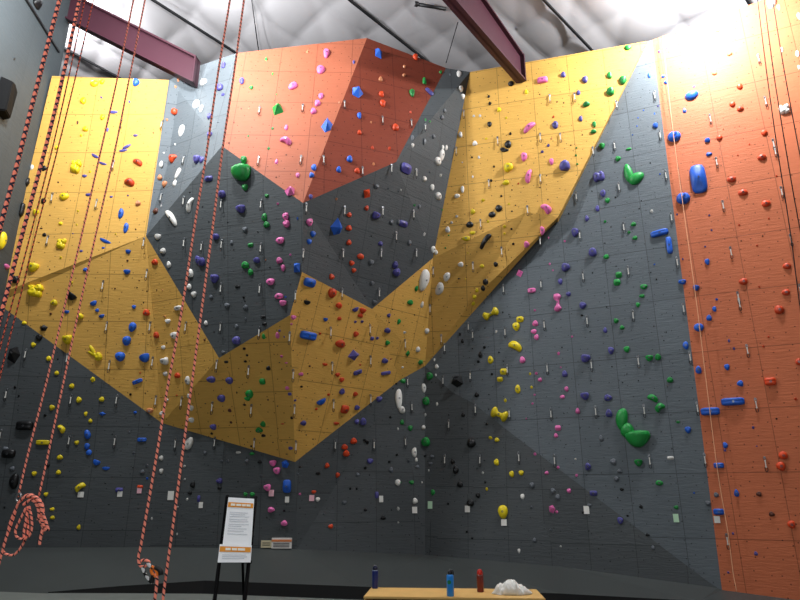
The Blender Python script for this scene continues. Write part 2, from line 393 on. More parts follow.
# ------------------------------------------------------------------ holds, read off the photograph: x,y in quarter pixels from a tile corner, colour, shape, width,height,turn
HOLDS = """
@0 0
378,335Yo36,28 408,328Yk22,22 333,405Yk26,28 410,470Yk20,24 342,518Yk24,22 325,543Yk14,14 228,592Yk18,18 545,332Bj28,32 405,390Vc16,8,-45 517,408Vf10,14 453,450Vc40,14 430,520Vc10,22 542,543Vc22,12 508,588Vc40,14,30 613,532If8,10 310,492If10,20 700,450Rj26,26 668,480Of10,12 712,322Of10,14 702,348Of10,12 785,425Wo30,60 732,525Wo34,62 705,580Wk14,24 145,10Kb44,44 55,237Kf12,14
@200 0
15,330Wo30,30 5,435Wo18,35 95,262Vj16,30 82,352Vj26,30 92,380Vf18,12 38,467Vk20,24 40,540Vk24,24 72,490Ef8 265,238Gk16,16 291,296Gf10,14 205,352Gk18,16 307,378Gf8 168,326Vj22,26 310,440Gy60,56 373,345Po50,24,60 507,216Pk30,36 483,280Po36,36 484,386Pk22,24 470,415Pk26,26 454,447Pk26,24 345,512Pk16,22 345,565Pn56,34,-35 430,208Of14,12 290,515Gf14 193,545Gf10,12 615,250Vf12,20 165,435If8 195,437Of8 136,490If8 116,573If10 505,500By56,70 557,410Of8,12 275,595Gf14 714,216By46,48 628,370By56,56 637,463Bj18,26 722,318Ok18,20 726,378Rk24,22 731,415Rk26,26 782,512Rk28,28 638,532Rk20,18 684,490Of10,12 690,592Rk16,16 757,595Rk16,16
@400 0
62,230Rk24,24 17,268Of14 15,302Ok16,14 98,325Gn18,40 48,373Gj22,32 117,368Vl42,14,-45 162,290Gf14 42,450Rf12 236,296Wo22,28 243,355Wo20,28 250,387Wk18,22 178,445Ek14,18 167,472Ek16,22 102,480Gf10,14 120,487Gf10 133,548Ek14,20 50,552Ek14,22 50,583Wk12,22 97,568Ek14,28 200,300Ef10 170,592Wk12,24 184,592Wk12,24 444,335Ko26,24 355,387Kk14,14 359,415Kk16,16 358,498Kk20,22 442,536Kk14,16 432,578Ko30,34 410,597Kk24,14 505,369Yk16,20 396,440Yk18,20 425,472Yf12 345,555Yf14,10 295,465Wf14,12 320,464Wf14 242,540Wk18,24 300,575Wk22,20 578,236Pj34,24 570,322Pl46,24 516,510Pn68,30,42 559,378If8 614,468Rf10,14 628,408If8 655,412Kf8 680,214Vj30,28 653,300Vj22,24 740,320Vj26,28 714,372Vk16,22 723,475Vj16,26 621,500Vo28,34 606,555Of10 593,583Vk16,16 745,418Gj32,22 777,497Gj18,26 774,527Gj26,18 729,540If8 683,582Kf8 706,592Gf10
@600 0
112,192Gj34,20 38,302Gj24,30 92,322Gj34,36 42,367Gj36,36 8,585Gj26,24 115,597Gk26,12 197,302Bj12,24 174,442Bf8 152,472Bf8 148,505Bf8 130,540Bf8 218,455Bf8,12 222,503Bj22,24 238,207Vf14,16 268,195Vf10,14 253,307Bk18,12 264,330Bk18,16 367,383Bo62,36,14 376,348Bf16,8 338,444Bk16,22 232,425Vf10 297,548Bt60,44 430,562Bj24,20 470,120Ok22,20 518,216Ok24,20 458,293Ok22,22 415,333Of10,18 559,347Ro28,26 530,418Ro28,24 561,436Ro32,22 442,413Of8,10 478,552Ro28,24 494,516Of10 657,532Ro30,26 598,578Rf10 445,183Of8 685,15Wk42,42 715,30Wk14,22 795,65Wk14,30 727,200Wk12,24 790,215Wo18,30 796,270Wk12,20 737,440Wm52,42
@0 150
25,467Pk22,22 8,362Yo28,80 108,130Kk16,40 85,240Kl18,60 128,70Wk14,24 305,70Ym46,60 257,187Yo40,34 360,88Yf12 145,250Yj26,26 243,295Yk18,16 312,245Yf12 307,300Yf10 247,378Ym42,50 243,432Yf14 463,337Yf10 552,50Rn50,30,-35 520,130Rn50,38,-30 553,215Ok24,24 484,255Bo24,48 504,312Bo22,48 421,365Bc60,16,-25 413,392Bc16,10 325,405Vc16,12 292,335Vf8 445,188Vc16,10 355,180Vc30,14 338,105Vc22,14 380,25Vc42,14,-30 410,55Vc42,12,-20 512,183Vf10 493,3Vc38,12,10 233,130If10 200,262If8 165,314If18,8 178,340Kk18,16 156,370If8 543,318If10 177,75Kk22,22 175,205Kk22,22 136,470Yj46,40 145,565Ym72,60 287,530Yf14,16 513,407Bc24,22 508,488Bc30,26 342,480Bk20,18 620,450Rk26,26 510,443If12 65,520Kj34,34 199,478If8 285,585Kc50,40,-35 557,522If8 548,550Kf8 460,555If10 588,565Kf8 627,560If8 650,560Of8 693,35Rn34,44,45 790,40Vj30,34 655,12Wf8 645,60Wk16,30 640,112Ok18,24 660,138Ok22,26 712,95Wc20,56,-20 700,135Wk16,28 645,225Wf10 624,247Ik22,26 687,272Wn80,34,-55 760,220Wn60,32,70 632,348Wc28,28 653,405Wk24,26 676,460Wk18,30 763,495Wk26,36 758,548Wk20,24 776,578Wk22,26 792,440Vk22,36 760,170Kf8
@200 150
168,82G#80,90 181,150Gk26,28 267,184Gk18,16 258,270Go24,38 267,300Gk26,28 182,462Gk32,32 203,490Gk22,30 203,380Gb24,18 35,115Vb36,24 90,178Vj30,34 165,236Vj40,36 8,40Vo22,30 65,347Vj26,28 8,448Vj30,40 60,514Vj34,40 228,442Vj26,28 180,320Ek22,24 127,372Ek14,20 232,328Kf8 112,290Kf8 10,228Kf8 36,288Kf8 344,268Pk28,34 347,297Pk30,30 321,362Po38,30 318,443Pk26,28 333,472Pk18,30 282,527Po38,30 316,585Po38,28 311,216Pf12 361,420Pf12 390,275Bf10,18 388,472By42,60 263,440Of8 150,547Kk22,14 45,588Ek16,18 135,400Kf8 280,470Kf8 362,535Ef10 342,588Bf12 175,590Kf12 306,48Pk14,22 360,165Py50,46 391,102Pk18,20 456,72Bk24,26 446,102Bk22,22 305,110If8 345,20If8 443,188Vk18,20 598,38Bj24,28 555,80Bk22,26 628,85Rk22,24 694,57Ok14,16 545,197Of12,16 544,305By60,84 451,337Bk22,26 436,367Bk20,24 437,290Pk28,32 668,175Ry38,50 666,233Rk18,22 596,260Rk20,22 594,313Rk24,26 595,371Rk22,24 642,426Ro30,26 606,453Rk22,22 615,482Rk20,20 526,508Rk24,24 705,147Ek22,22 753,155Ef10 702,262Vj32,34 765,290Ek18,22 794,290Ek16,24 721,375Vk20,20 684,450Ek22,24 780,460Vk24,30 785,490Vk30,36 687,533Ek18,20 795,165Ef12 685,345Kf8 512,424Kf8 614,540Kf8 660,585Kf8 438,530Bb52,40 528,572Ro36,44
@400 150
166,20Wo24,50 150,45Wo30,36 22,75Vb46,44 97,117Wk18,22 119,90Ef12 162,102Wf12,16 128,150Wo18,30 152,185Wo28,34 3,160Wf10 57,222Gf12 76,227Ek12,20 97,338Wf10,20 12,295Vb40,28 37,372Ek16,24 132,398Wo18,32 145,410Wk14,22 168,240Gf10 420,2Ko34,14 288,30Kf10 376,67Kf12 365,123Kf14 405,185Kf12 448,246Kf10 395,234Ko30,32 368,259Ko32,26 279,299Ko32,28 340,365Kn80,32,55 446,316Kf12 453,376Kk14,14 383,458Kk20,22 342,528Ko24,30 332,553Ko20,26 235,515Kf10 267,463Kf8 433,72Yj40,38 424,132Yk30,22 332,202Yf16 291,248Yk20,24 290,332Yk28,14 265,355Yj38,20 352,287Yf14 418,307Yf14,18 418,335Yf12 328,465Yk20,16 271,412Yf8 262,516Yf8 308,562Yk16,20 297,588Yk18,20 436,216Yf10 496,28Pj26,40 514,105Pn70,28,75 606,47Pk20,28 585,235Pn56,40,-50 569,322Pj20,40 506,378Pj24,30 569,8Vk16,14 659,65Vj46,48 315,30Wf12,18 249,50Wf8 291,108Wf10,16 250,158Wk16,30 228,185Wk24,18 227,266Wf14 206,291Wf14 191,320Wk22,26 243,458Wj24,24 187,507Wo28,44,-25 158,555Wo36,60,-20 95,520Wo38,104 704,22Gf12 709,57Gf12 592,198If8 586,103If8 560,150If8 195,342Gf10 182,392Gf10 180,288Gf8 65,555Gk14,26 473,135Rf10 448,160Rf8 462,222Rf8 478,494Py36,40 527,563Pl34,20 627,588Pb28,28 599,456Pf10,14 612,482Pf10 659,365Pf12 594,352Pf8,14 700,330Vj32,38 748,275Vk18,26 787,110Vj34,40 790,235Vk18,26 771,410Vj36,40 662,470Vj36,38 641,527Vk20,26 674,577Vk22,20 675,255Kf8 770,492Kf8 768,165Kf8 620,297Kf8
@600 150
130,98G#70,86 72,36Gk24,22 115,3Gk26,12 30,203Gk22,22 62,190Kf10 20,287Gf14 134,298Gk24,18 116,330Gk16,16 140,353Gk22,18 25,428Gk24,20 75,500Gb28,26 68,530Gb30,28 175,548Gk32,22 168,585Gk24,16 5,105Vj30,46 12,175Vk24,32 240,97Bf10 201,52Bf8 207,245Wf16 238,333Bl80,26,8 277,382Bl26,74 157,235Kf8 166,203Kf8 44,308Kf8 20,373Kf8 65,465Ef8 99,440Kf8 218,458Bf10 203,490Kf8 226,518Kf10 20,572Kf8 436,18Bk28,16 394,118Bb72,124 333,195Bt62,50 308,258Vf10,12 437,262Vf12 446,321Vf12 421,387Vf12 331,437Vf10,14 429,447Bj22,28 330,528Bj34,22 385,551Bj30,24,-20 467,598Bk16,14 648,30Ro42,28 527,118Ro42,26 572,171Ro44,28 664,215Ro42,28 551,22Rf10 706,105Rf12 675,275Rf12 557,301Rf12 628,383Rf12 565,364If8 650,345If10 638,548Rf12 574,527Ro40,30 748,465Ro38,28 744,570Ro38,28
@0 300
217,12Yk32,26 267,48Bc24,18 320,66Yj34,26 375,14Bc32,24,30 389,42Bk18,16 407,65Bc26,18,20 272,157Yj44,44 378,212Y#60,66 530,108Bo34,44,-15 507,163Bo38,44,-15 481,226Bo44,44,-15 580,232Bc46,46,25 550,326Bl46,18,22 522,378Kf14 536,28Bk18,18 586,52Rk32,28 627,142Rk22,28 710,303Rk24,26 599,443Ok32,24 654,190Wk18,18 672,85Wk24,20 699,142Wk34,30 715,32Wj40,22 661,244Wj34,34 662,296Wk20,20 751,322Wo22,38 757,385Wk18,20 765,432Wk22,26 766,480Wk26,24 668,400Wk16,16 650,455Wk24,22 175,113Ky40,32 203,55If14 659,67Of10 667,172Rf8 707,382Rf10 582,373If8 560,292Rf10 574,10If8 42,65Kf8 572,135If8 55,218Ky64,78 157,152Kk30,28 97,92Yk22,16 134,180Yk22,22 196,235Yk24,22 227,293Yk20,20 288,345Yk24,22 371,318Yy26,28 316,400Yk24,26 407,398Yk24,22 208,431Yk24,26 343,456Yk16,20 362,484Yk18,18 246,515Yn44,32,-50 172,570Yl60,22 307,571Yk20,20 231,237Kf10 59,350Kf14,18 75,384Kf12 100,503Kl74,40 72,440Kf8 180,462Kk16,16 179,327Kf8 22,595Eo26,20 350,538Bo28,44,20 348,585Bo24,30 409,455By36,20 541,450By22,18 568,559Bl40,18 517,530Ef10,16 449,537Ef8 596,500Kf8 755,575Wo36,60,-25
@200 300
108,22Ek24,20 183,30Ek22,20 183,77Ef12,20 24,93Wk16,20 147,106Ek16,18 253,68Kb22,16 258,96Kb20,16 57,128Kf8 333,12Pj28,28 146,162Vo36,38 344,48Kf8 93,210Ek18,16 180,5Kf8 255,147Gk16,26 18,160If12 105,248Kb18,12 177,195Kf16 188,222Kf14 181,246Kf18,14 274,273Kj20,20 250,326Gb26,28 198,376Go34,40 190,395Gk26,22 178,420Kk16,12 253,497Gk24,26 237,521Gk32,26 254,543Kk20,14 45,318Vo40,30 118,322Vo34,32 86,393Vo36,34 54,508Vk28,28 119,442Ik16,18 124,490If14 147,370Rf8 21,415If8 272,400If10 310,425If8 310,142Po18,30 318,124Vf14 337,148Vf8,14 374,70Pk24,20 366,97Pf14 326,226Pf16 345,252Pf18,10 349,353Pk18,18 359,376Vb16,14 381,402Vf14 330,496Rf22,8 367,472Kf16 349,570Rf8 292,570Rf8 362,593Vk20,16 295,177If8 235,250If8 318,250If8 173,492If8 327,277If8 205,585Kf12 47,535Kf14 428,10Kc30,24 432,142Bl70,36 480,135Rf14 502,78Bc20,20 373,202If8 555,22Rj26,26 557,75Rk18,18 560,175Rj40,36 622,38Vc28,24,30 650,42Rj24,28 641,63Rk24,20 648,87Vk14,16 621,88Vk12,16 623,137Rk22,26 615,222Vy52,58 641,260Rf10 500,258Rc24,16 439,265If12 404,297Pk22,16 431,295If8 550,299Rk20,20 567,319Rk22,22 630,289Vl36,20,25 406,347Kf14 514,379Rf14 567,367Vk24,28 621,377Rk20,22 485,407Bc40,32,30 465,437Rf14 578,437Rb32,38 627,431Vk22,24 545,494Rk26,14 413,492Vj24,24 755,62Vk16,18 770,38Kf8 757,90Kf8 795,87Gk14,26 749,122Vj26,24 688,154Vb16,18 709,153Vf14,18 749,172Gk18,24 738,243Vj24,26 763,236Of10 743,292Vl40,16,15 716,397Vk24,26 785,335Kf12 772,355Kf8 397,522If8 452,557If8 425,540If8 698,10Ek20,20 627,487Vk20,22 652,487Vj26,34 762,469Kf14 614,565Rk28,28 578,588Rj28,24 664,565Kn30,22,-40 795,395Wo30,92 792,516Wf10,16
@400 300
40,10Gk24,24 87,20Wk12,30 58,60If8 18,130Wf16,14 107,124Wo18,26 71,198Wo18,26 32,215Gy22,36 83,250Gy28,28 10,270Wf12 12,325Gk24,20 293,15Yk16,20 8,440Wo28,34,20 95,352Wo20,42 119,305Gj28,34 137,240Wf10,16 147,267Wk16,20 143,300Wf10,16 128,330Wf8 143,330Wf8 105,405Gj30,38 148,417Wf12,20 101,460Wf12,18 94,510Wk18,18 8,490Gk18,22 41,513Gk20,24 104,568Gj38,42 60,595Wk16,16 337,12Kf8 363,55Yd72,42,22 480,78Yb32,26 465,107Yk32,36 462,185Yn64,46,-35 362,240Yo24,36 415,287Yb32,28 400,317Yb26,22 471,357Yo24,40 421,402Yf14,20 398,457Yd76,56,-25 362,552Yf18 388,560Yk22,18 520,296Yf12,18 526,350Yf14,18 385,128Wf10,18 290,195Yf8 630,10Pd84,34,88 541,95Pk24,26 535,126Po26,20 546,150Pk20,26 490,241Pk24,30 539,42Pf12 436,58Pf8 634,214Pf14,18 545,294Pf16 560,320Pk18,18 643,270Pf10 666,357Pk18,24 650,388Pk22,16 538,380Pf12 530,415Pf12 505,475Pf10 688,147Pf12 711,445Pk20,26 632,512Pb26,24 624,543Pk18,20 731,23Vk30,30 728,62Kf16,12 742,233Vj40,38 659,297Vk24,30 740,384Vj36,36 230,327Ky58,60 240,138Kf12,20 250,165Kk14,20 338,190Kk16,16 322,220Kk18,30 314,247Kk16,16 396,210Kf10 367,297Kf14 307,380Kk20,22 356,378Kf8 355,437Kf8 346,497Kf14 253,460Kk16,20 195,460Kf8 248,515Kf8 285,573Ko38,42 411,50Kf10 340,113Kf8 440,68Pf8 413,245Kf8 761,127Kf8 765,322Kf8 648,190Kf8 656,453Kf8 720,512Kf8 664,578Kf8 795,465Kf8
@600 300
152,20Gk20,20 64,84Gk22,22 88,111Gk20,20 107,198Gk26,28 197,232Gj34,28 232,229Gj28,30 280,321Gk28,26 212,393Gn50,36,-35 238,430Gn48,44,40 125,515G#124,150 312,489Gf20,14 21,122Vk18,24 44,203Vk26,32 32,392Vk36,28 36,455Vk30,36 5,555Ek20,28 343,182Bo26,36 352,520Bk28,30 265,129Kf8 256,162Kf8 216,105Kf8 291,63Kf8 48,267Kf8 107,296Kf8 153,323Kf8 90,330Kf8 370,352Kf8 245,527Kf8 288,595Kf8 27,28Kf8 466,3Bf16 458,37Bk20,24 436,73Bk24,28 395,110Bt44,36 516,164Vf14,20 536,195Vf14,18 508,269Bk24,28 561,335Bk28,28 394,280Bj26,38 531,407Bl104,34 441,446Bl84,34 501,582Bk22,30 613,511Vf14,20 627,585Vf10 717,40Ro44,40 681,327Rl52,34 795,248Ro30,32 674,148Rf12 654,186Rf14 783,397Rf18 706,475If12
@0 450
35,15Kb60,40 50,75Ek22,20 57,125Ko42,72 240,30Yk28,22 137,95Yk22,22 234,90Yk22,22 184,178Yk20,20 209,237Yk22,16 210,271Yk22,18 315,310Yk18,24 320,148Yn50,40,40 356,10Bo26,26 386,50Bc34,30,-20 424,74Bc34,18 477,160Vb34,22 560,148Rb26,18 192,62Kk18,18 535,12Ek16,14 588,62Ek16,16 570,88Ek22,20 588,115Bk14,16 532,70Ef8 645,33Wk20,22 645,85Wk18,24 738,65Wf14 739,117Wf10 587,172Ef12 748,198Wf12,16 711,228Wf10 708,337Wf10,14 607,275Wf12,16 771,140Kk22,30 760,172Kk20,16 795,195Vb14,30 367,283Kf8 434,218Kf8 421,133Kf8 552,235Kf8 642,253Kf8 18,230Kf12
@200 450
20,12Ek16,18 153,10Wb22,10 86,45Ek16,16 112,44Ek16,16 188,44Ek18,16 208,15Gk22,14 239,48Kk18,16 243,103Ek16,14 78,124Vk28,26 78,152Kk18,16 152,127Kf8 182,178Gk18,20 209,178Gk22,20 292,52Pj30,28 308,82Pj32,32 341,57By40,44 270,150Pj32,32 284,239Pj30,26 337,293Pj28,26 348,145Bb36,60 400,177Pf14 400,233Kf8 393,97Ef12 400,68Kf16,12 472,93Kk20,16 508,63Rk20,24 550,101Rk18,24 584,14Rj28,30 455,168Rk20,16 471,198Wk20,20 523,306Rk22,20 577,211Ek20,18 601,155Kf14 627,155Kf12,16 630,99Ek16,18 661,72Kf16 680,45Vk28,24 662,240Kk18,14 495,256Ef12 336,243Kf14 267,271Kf8 733,272Kk24,18 766,240Kf8 793,235Wf14,20 793,290Wf10 791,130Wo24,30 764,80Ek18,24 757,48Kk14,14 707,180Vb16,30 25,310Kf8 57,255Kf8 678,100Kf8 788,20Kk14,16 348,17Kf8 607,20Kf8
@400 450
57,10Wo22,44 65,40Wk12,20 100,25Kk16,16 128,27Ek18,16 122,55Ek18,14 35,45Ek16,16 69,68Ek18,16 115,82Wf8,16 88,130Wf8,12 46,130Gk22,18 3,130Gf10 211,47Kk20,26 223,80Ko26,36 240,138Ko26,28 193,215Kf14 312,182Kk20,24 281,212Ko34,34 267,327Kf12,16 288,353Kf12 75,272Kf8 38,340Kf8 77,355Wf8 122,405Kf8 60,205Wk24,26 132,170Gk18,26 386,50Yk22,30 447,97Yk22,28 485,92Yk24,22 347,157Yf14,20 412,247Yo44,62 490,187Wk18,26 337,42Kf8 331,92Wf12,16 308,75Kf8 341,130Kf12 528,142Ek22,26 526,230Ef14,18 538,362Ek16,22 476,404Wk12,22 587,92Pk18,16 632,70Pk16,16 540,17Pk16,16 706,102Pk16,16 676,164Pk20,20 608,236Py34,44 627,248Pk16,16 602,321Ef14 612,165Ek22,26 631,190Ek22,26 643,386Wf12 752,67Vj26,34 774,173Vb34,24 732,250Kk16,16 758,222Ek18,16 756,324Kf8 702,37Wf12 795,395Kf8
@600 450
53,48Ek26,30 79,85Ek22,20 66,117Ek22,22 87,158Kk18,14 130,125Kf8 71,190Kf8 164,228Kk16,18 110,263Kf14 81,283Vk26,32 190,340Kk20,14 212,392Ek16,20 154,50Gj36,34 237,132Go34,24 305,230Gk22,18 282,32Wb30,16 376,172Bf12 432,214Ek26,24 337,360Kf8 346,435Kf8 376,480Kf8 41,445Kf8 500,2Vk16,14 475,62Bl46,24 465,180Ek24,22 546,174Bk22,36 636,177Ik26,24 686,257Ik26,24 475,247Bl48,28 532,335Vf14,16 624,415Vk18,20 513,490Vf14 733,22Ro42,36 724,65Ro42,42 766,298Ro36,38 773,384If8
"""
DRAWS = """
@0 0
488,500 652,505
@200 0
240,450 412,440 577,425 729,488 690,168 110,235
@400 0
44,500 153,255 8,205 102,520 620,200 752,175 598,400 697,395 560,555 640,555 390,570 255,462
@600 0
64,425 216,388 238,545 57,588 630,240 658,410 438,480 690,580
@0 150
195,365 390,220 213,195 457,65 578,375 415,545 740,375 738,208 590,500 739,45 650,195
@200 150
88,220 247,220 90,380 246,395 87,555 242,558 236,50 405,45 494,45 424,235 577,247 729,250 571,418 723,418 411,418 715,575 566,575 649,90 764,80 385,585 783,350 10,390
@400 150
355,140 322,300 509,245 560,120 405,410 291,470 704,190 718,345 557,370 563,540 731,508 414,560 770,10 133,490 225,10 63,97 52,262 63,418
@600 150
463,52 489,225 520,410 722,170 759,360 549,590 796,560 696,8 74,152 93,312 111,487 261,105 283,272 306,450
@0 300
107,218 30,378 7,540 288,400 470,400 281,562 463,565 430,110 441,265 603,110 613,250 626,405 273,235 747,110 730,410 705,575
@200 300
86,110 240,130 197,285 70,262 208,440 52,430 361,150 371,300 376,440 521,130 527,270 532,420 678,120 680,245 680,400 382,585 62,570 540,580 695,580 220,575
@400 300
120,40 274,110 420,130 576,100 747,85 588,275 764,260 281,305 302,440 603,455 781,445 429,280 437,455 165,160 196,500 45,430 28,330 176,195 18,180 291,142 173,325 20,568
@600 300
554,15 585,200 620,415 331,35 357,228 386,430 130,62 151,245 174,440
@400 450
320,40 475,30 617,40 180,40
@600 450
196,40 416,35 657,50 505,357
"""
def holdmat(name, hexc, rough=.42):
    m, nt, b = newmat(name, rough, .45)
    oi = N(nt, 'ShaderNodeObjectInfo'); tc = N(nt, 'ShaderNodeTexCoord'); nz = N(nt, 'ShaderNodeTexNoise')
    nz.inputs['Scale'].default_value = 45; nz.inputs['Detail'].default_value = 2
    nt.links.new(tc.outputs['Object'], nz.inputs['Vector'])
    f = math_n(nt, 'MULTIPLY_ADD', oi.outputs['Random'], .3, .72)
    f = math_n(nt, 'MULTIPLY', f, math_n(nt, 'MULTIPLY_ADD', nz.outputs['Fac'], .25, .9))
    cc = N(nt, 'ShaderNodeCombineColor')
    for i in range(3): nt.links.new(f, cc.inputs[i])
    nt.links.new(mixc(nt, 1.0, lin(hexc), cc.outputs[0], 'MULTIPLY'), b.inputs['Base Color'])
    bp = N(nt, 'ShaderNodeBump'); bp.inputs['Strength'].default_value = .15; bp.inputs['Distance'].default_value = .01
    nt.links.new(nz.outputs['Fac'], bp.inputs['Height']); nt.links.new(bp.outputs[0], b.inputs['Normal'])
    return m
CW = dict(Y=('yellow', '#f0d61c'), R=('red-orange', '#e04a20'), O=('pale orange', '#dd8f62'), B=('blue', '#2466d6'), V=('purple', '#56529c'),
          G=('green', '#1f9440'), K=('black', '#0e0e10'), W=('white', '#efece6'), P=('pink', '#f277b8'), E=('grey', '#6a6f76'), I=('brown', '#5f3426'))
HM = {k: holdmat(v[0].replace('-', '_').replace(' ', '_')+'_resin', v[1]) for k, v in CW.items()}
HM['bolt'] = solid('bolt_steel', '#77797d', .3, .05, 20, .5, metal=.8)

def sst(a, b, x):
    t = max(0, min(1, (x-a)/(b-a))); return t*t*(3-2*t)
def hemi(fn, nr=6, ns=14):
    """closed dome over a unit footprint; fn reshapes (x, y, z)"""
    vs = [fn(0, 0, 1)]; fs = []
    for i in range(1, nr+1):
        e = (math.pi/2)*i/nr
        for k in range(ns):
            a = 2*math.pi*k/ns
            vs.append(fn(math.sin(e)*math.cos(a)*.5, math.sin(e)*math.sin(a)*.5, math.cos(e)))
    for k in range(ns): fs.append((0, 1+k, 1+(k+1) % ns))
    for i in range(nr-1):
        for k in range(ns):
            a = 1+i*ns+k; b = 1+i*ns+(k+1) % ns; fs.append((a, a+ns, b+ns, b))
    fs.append(tuple(1+(nr-1)*ns+k for k in range(ns))[::-1])
    return vs, fs
def shape(t, rnd):
    """unit shape: x, y within +-.5, z 0..1; returns verts, faces, depth factor, smooth"""
    j1, j2, j3 = rnd.uniform(-1, 1), rnd.uniform(-1, 1), rnd.uniform(0, 6.28)
    def wob(x, y): return 1+.10*math.sin(3*math.atan2(y, x)+j3)+.05*j1*math.cos(2*math.atan2(y, x))
    if t == 'k':
        def f(x, y, z):
            w_ = wob(x, y); z2 = z**.75
            z2 *= 1-.28*math.exp(-((x-.05*j1)**2+(y-.08)**2)/.02)
            return (x*w_+.06*j1*z, y*w_+.14*z2, z2)
        return (*hemi(f), .62, True)
    if t == 'j':
        def f(x, y, z):
            w_ = wob(x, y); z2 = z**.7
            lip = sst(-.25, .18, y)*(1-sst(.2, .36, y))
            z2 *= (1-.62*sst(.16, .40, y))*(1+.18*lip)
            return (x*w_*(1+.15*(y < 0)*0), y*w_+.16*z2*lip, z2)
        return (*hemi(f, 7, 16), .66, True)
    if t == 'o':
        def f(x, y, z):
            w_ = wob(x, y)*.5+.5
            return (x*w_, y*w_+.05*z, z**.8)
        return (*hemi(f, 6, 16), .52, True)
    if t == 'c':
        def f(x, y, z):
            yy = y*.28+.22 if y > 0 else y*1.35+.22
            return (x, yy+.12*z-.1*(2*x)**2*(y < 0)*0, z**.6*(1-.25*(2*x)**2))
        return (*hemi(f, 6, 16), .55, True)
    if t == 'l':
        def f(x, y, z):
            q = max(abs(x), abs(y))*2; r = math.hypot(x, y)*2
            s = (r/q) if q > 1e-6 else 1
            s = 1+(s-1)*.86
            z2 = z**.45*(1-.10*math.exp(-(y+.05)**2/.01))
            return (x*s, y*s+.08*z, z2*(1-.08*(2*x)**4))
        return (*hemi(f, 7, 20), .8, True)
    if t == 'b':
        def f(x, y, z):
            q = max(abs(x), abs(y))*2; r = math.hypot(x, y)*2
            s = (r/q) if q > 1e-6 else 1
            s = 1+(s-1)*.7
            z2 = z**.5*(.86+.5*y+.12*math.cos(9*y))
            return (x*s*(1-.06*z)+.04*j1*z, y*s, z2)
        return (*hemi(f, 7, 20), .6, True)
    if t == 't':
        def f(x, y, z):
            z2 = z**.65*(1-.75*math.exp(-(x-.1)**2/.0012))
            return (x, y+.05*z, z2)
        vs, fs = hemi(f, 7, 28)
        return vs, fs, .55, True
    if t == 'n':
        def f(x, y, z):
            q = abs(x); el = max(.22, math.sqrt(max(0, 1-(2*x)**2)))
            pr = .34*(1+.12*math.sin(5*x+j3))
            if q > .27: pr *= math.sqrt(max(0, 1-((q-.27)/.232)**2))
            return (x, y/el*pr*2+.34*(.5-(2*x)**2*.5)-.11, z**.8*(.85+.15*math.cos(5*x)))
        return (*hemi(f, 7, 32), .62, True)
    if t == 'd':
        def f(x, y, z):
            q = abs(x); el = max(.22, math.sqrt(max(0, 1-(2*x)**2)))
            pr = .19+.27*sst(.10, .32, q)
            if q > .33: pr *= math.sqrt(max(0, 1-((q-.33)/.172)**2))
            return (x, y/el*pr*2+.07*(2*x)**2-.04, z**.8*(.55+.5*sst(.1, .33, q)))
        return (*hemi(f, 7, 40), .6, True)
    if t == 'm':
        vs, fs = [], []
        for cx, cy, a, b in ((-.12, -.1, .72, .7), (.2, .22, .55, .52), (.16, -.22, .5, .5), (-.26, .26, .42, .42)):
            v2, f2, dd, sm = shape('k', rnd)
            o = len(vs); vs += [(cx+x*a, cy+y*b, z*(.6+.5*a)) for x, y, z in v2]; fs += [tuple(i+o for i in q) for q in f2]
        return vs, fs, .55, True
    if t == 'y':
        n = rnd.choice((4, 5)); a0 = rnd.uniform(0, 6.28)
        base = [(.5*math.cos(a0+2*math.pi*k/n)*rnd.uniform(.85, 1.1), .5*math.sin(a0+2*math.pi*k/n)*rnd.uniform(.85, 1.1), 0) for k in range(n)]
        topn = [(.10*math.cos(a0+2*math.pi*k/n)+.08*j1, .10*math.sin(a0+2*math.pi*k/n)+.10, 1-.12*(k % 2)) for k in range(n)]
        fs = [(k, (k+1) % n, n+(k+1) % n, n+k) for k in range(n)]+[tuple(range(n, 2*n)), tuple(range(n))[::-1]]
        return base+topn, fs, .6, False
    if t == 'p':                                                    # tall pyramid volume, point downwards
        base = [(-.42, -.12, 0), (.03, .5, 0), (.5, .05, 0), (.38, -.32, 0), (-.05, -.5, 0)]
        ap = (.12, -.08, 1)
        return base+[ap], [(k, (k+1) % 5, 5)[::-1] for k in range(5)]+[tuple(range(5))], .62, False
    # foothold chip
    n = 6; a0 = rnd.uniform(0, 6.28)
    base = [(.5*math.cos(a0+k*math.pi/3)*rnd.uniform(.85, 1.1), .5*math.sin(a0+k*math.pi/3)*rnd.uniform(.85, 1.1), 0) for k in range(n)]
    topn = [(x*.55+.06*j1, y*.5+.12, 1-.25*(y < 0)) for x, y, z in base]
    fs = [(k, (k+1) % n, n+(k+1) % n, n+k) for k in range(n)]+[tuple(range(n, 2*n)), tuple(range(n))[::-1]]
    return base+topn, fs, .62, False

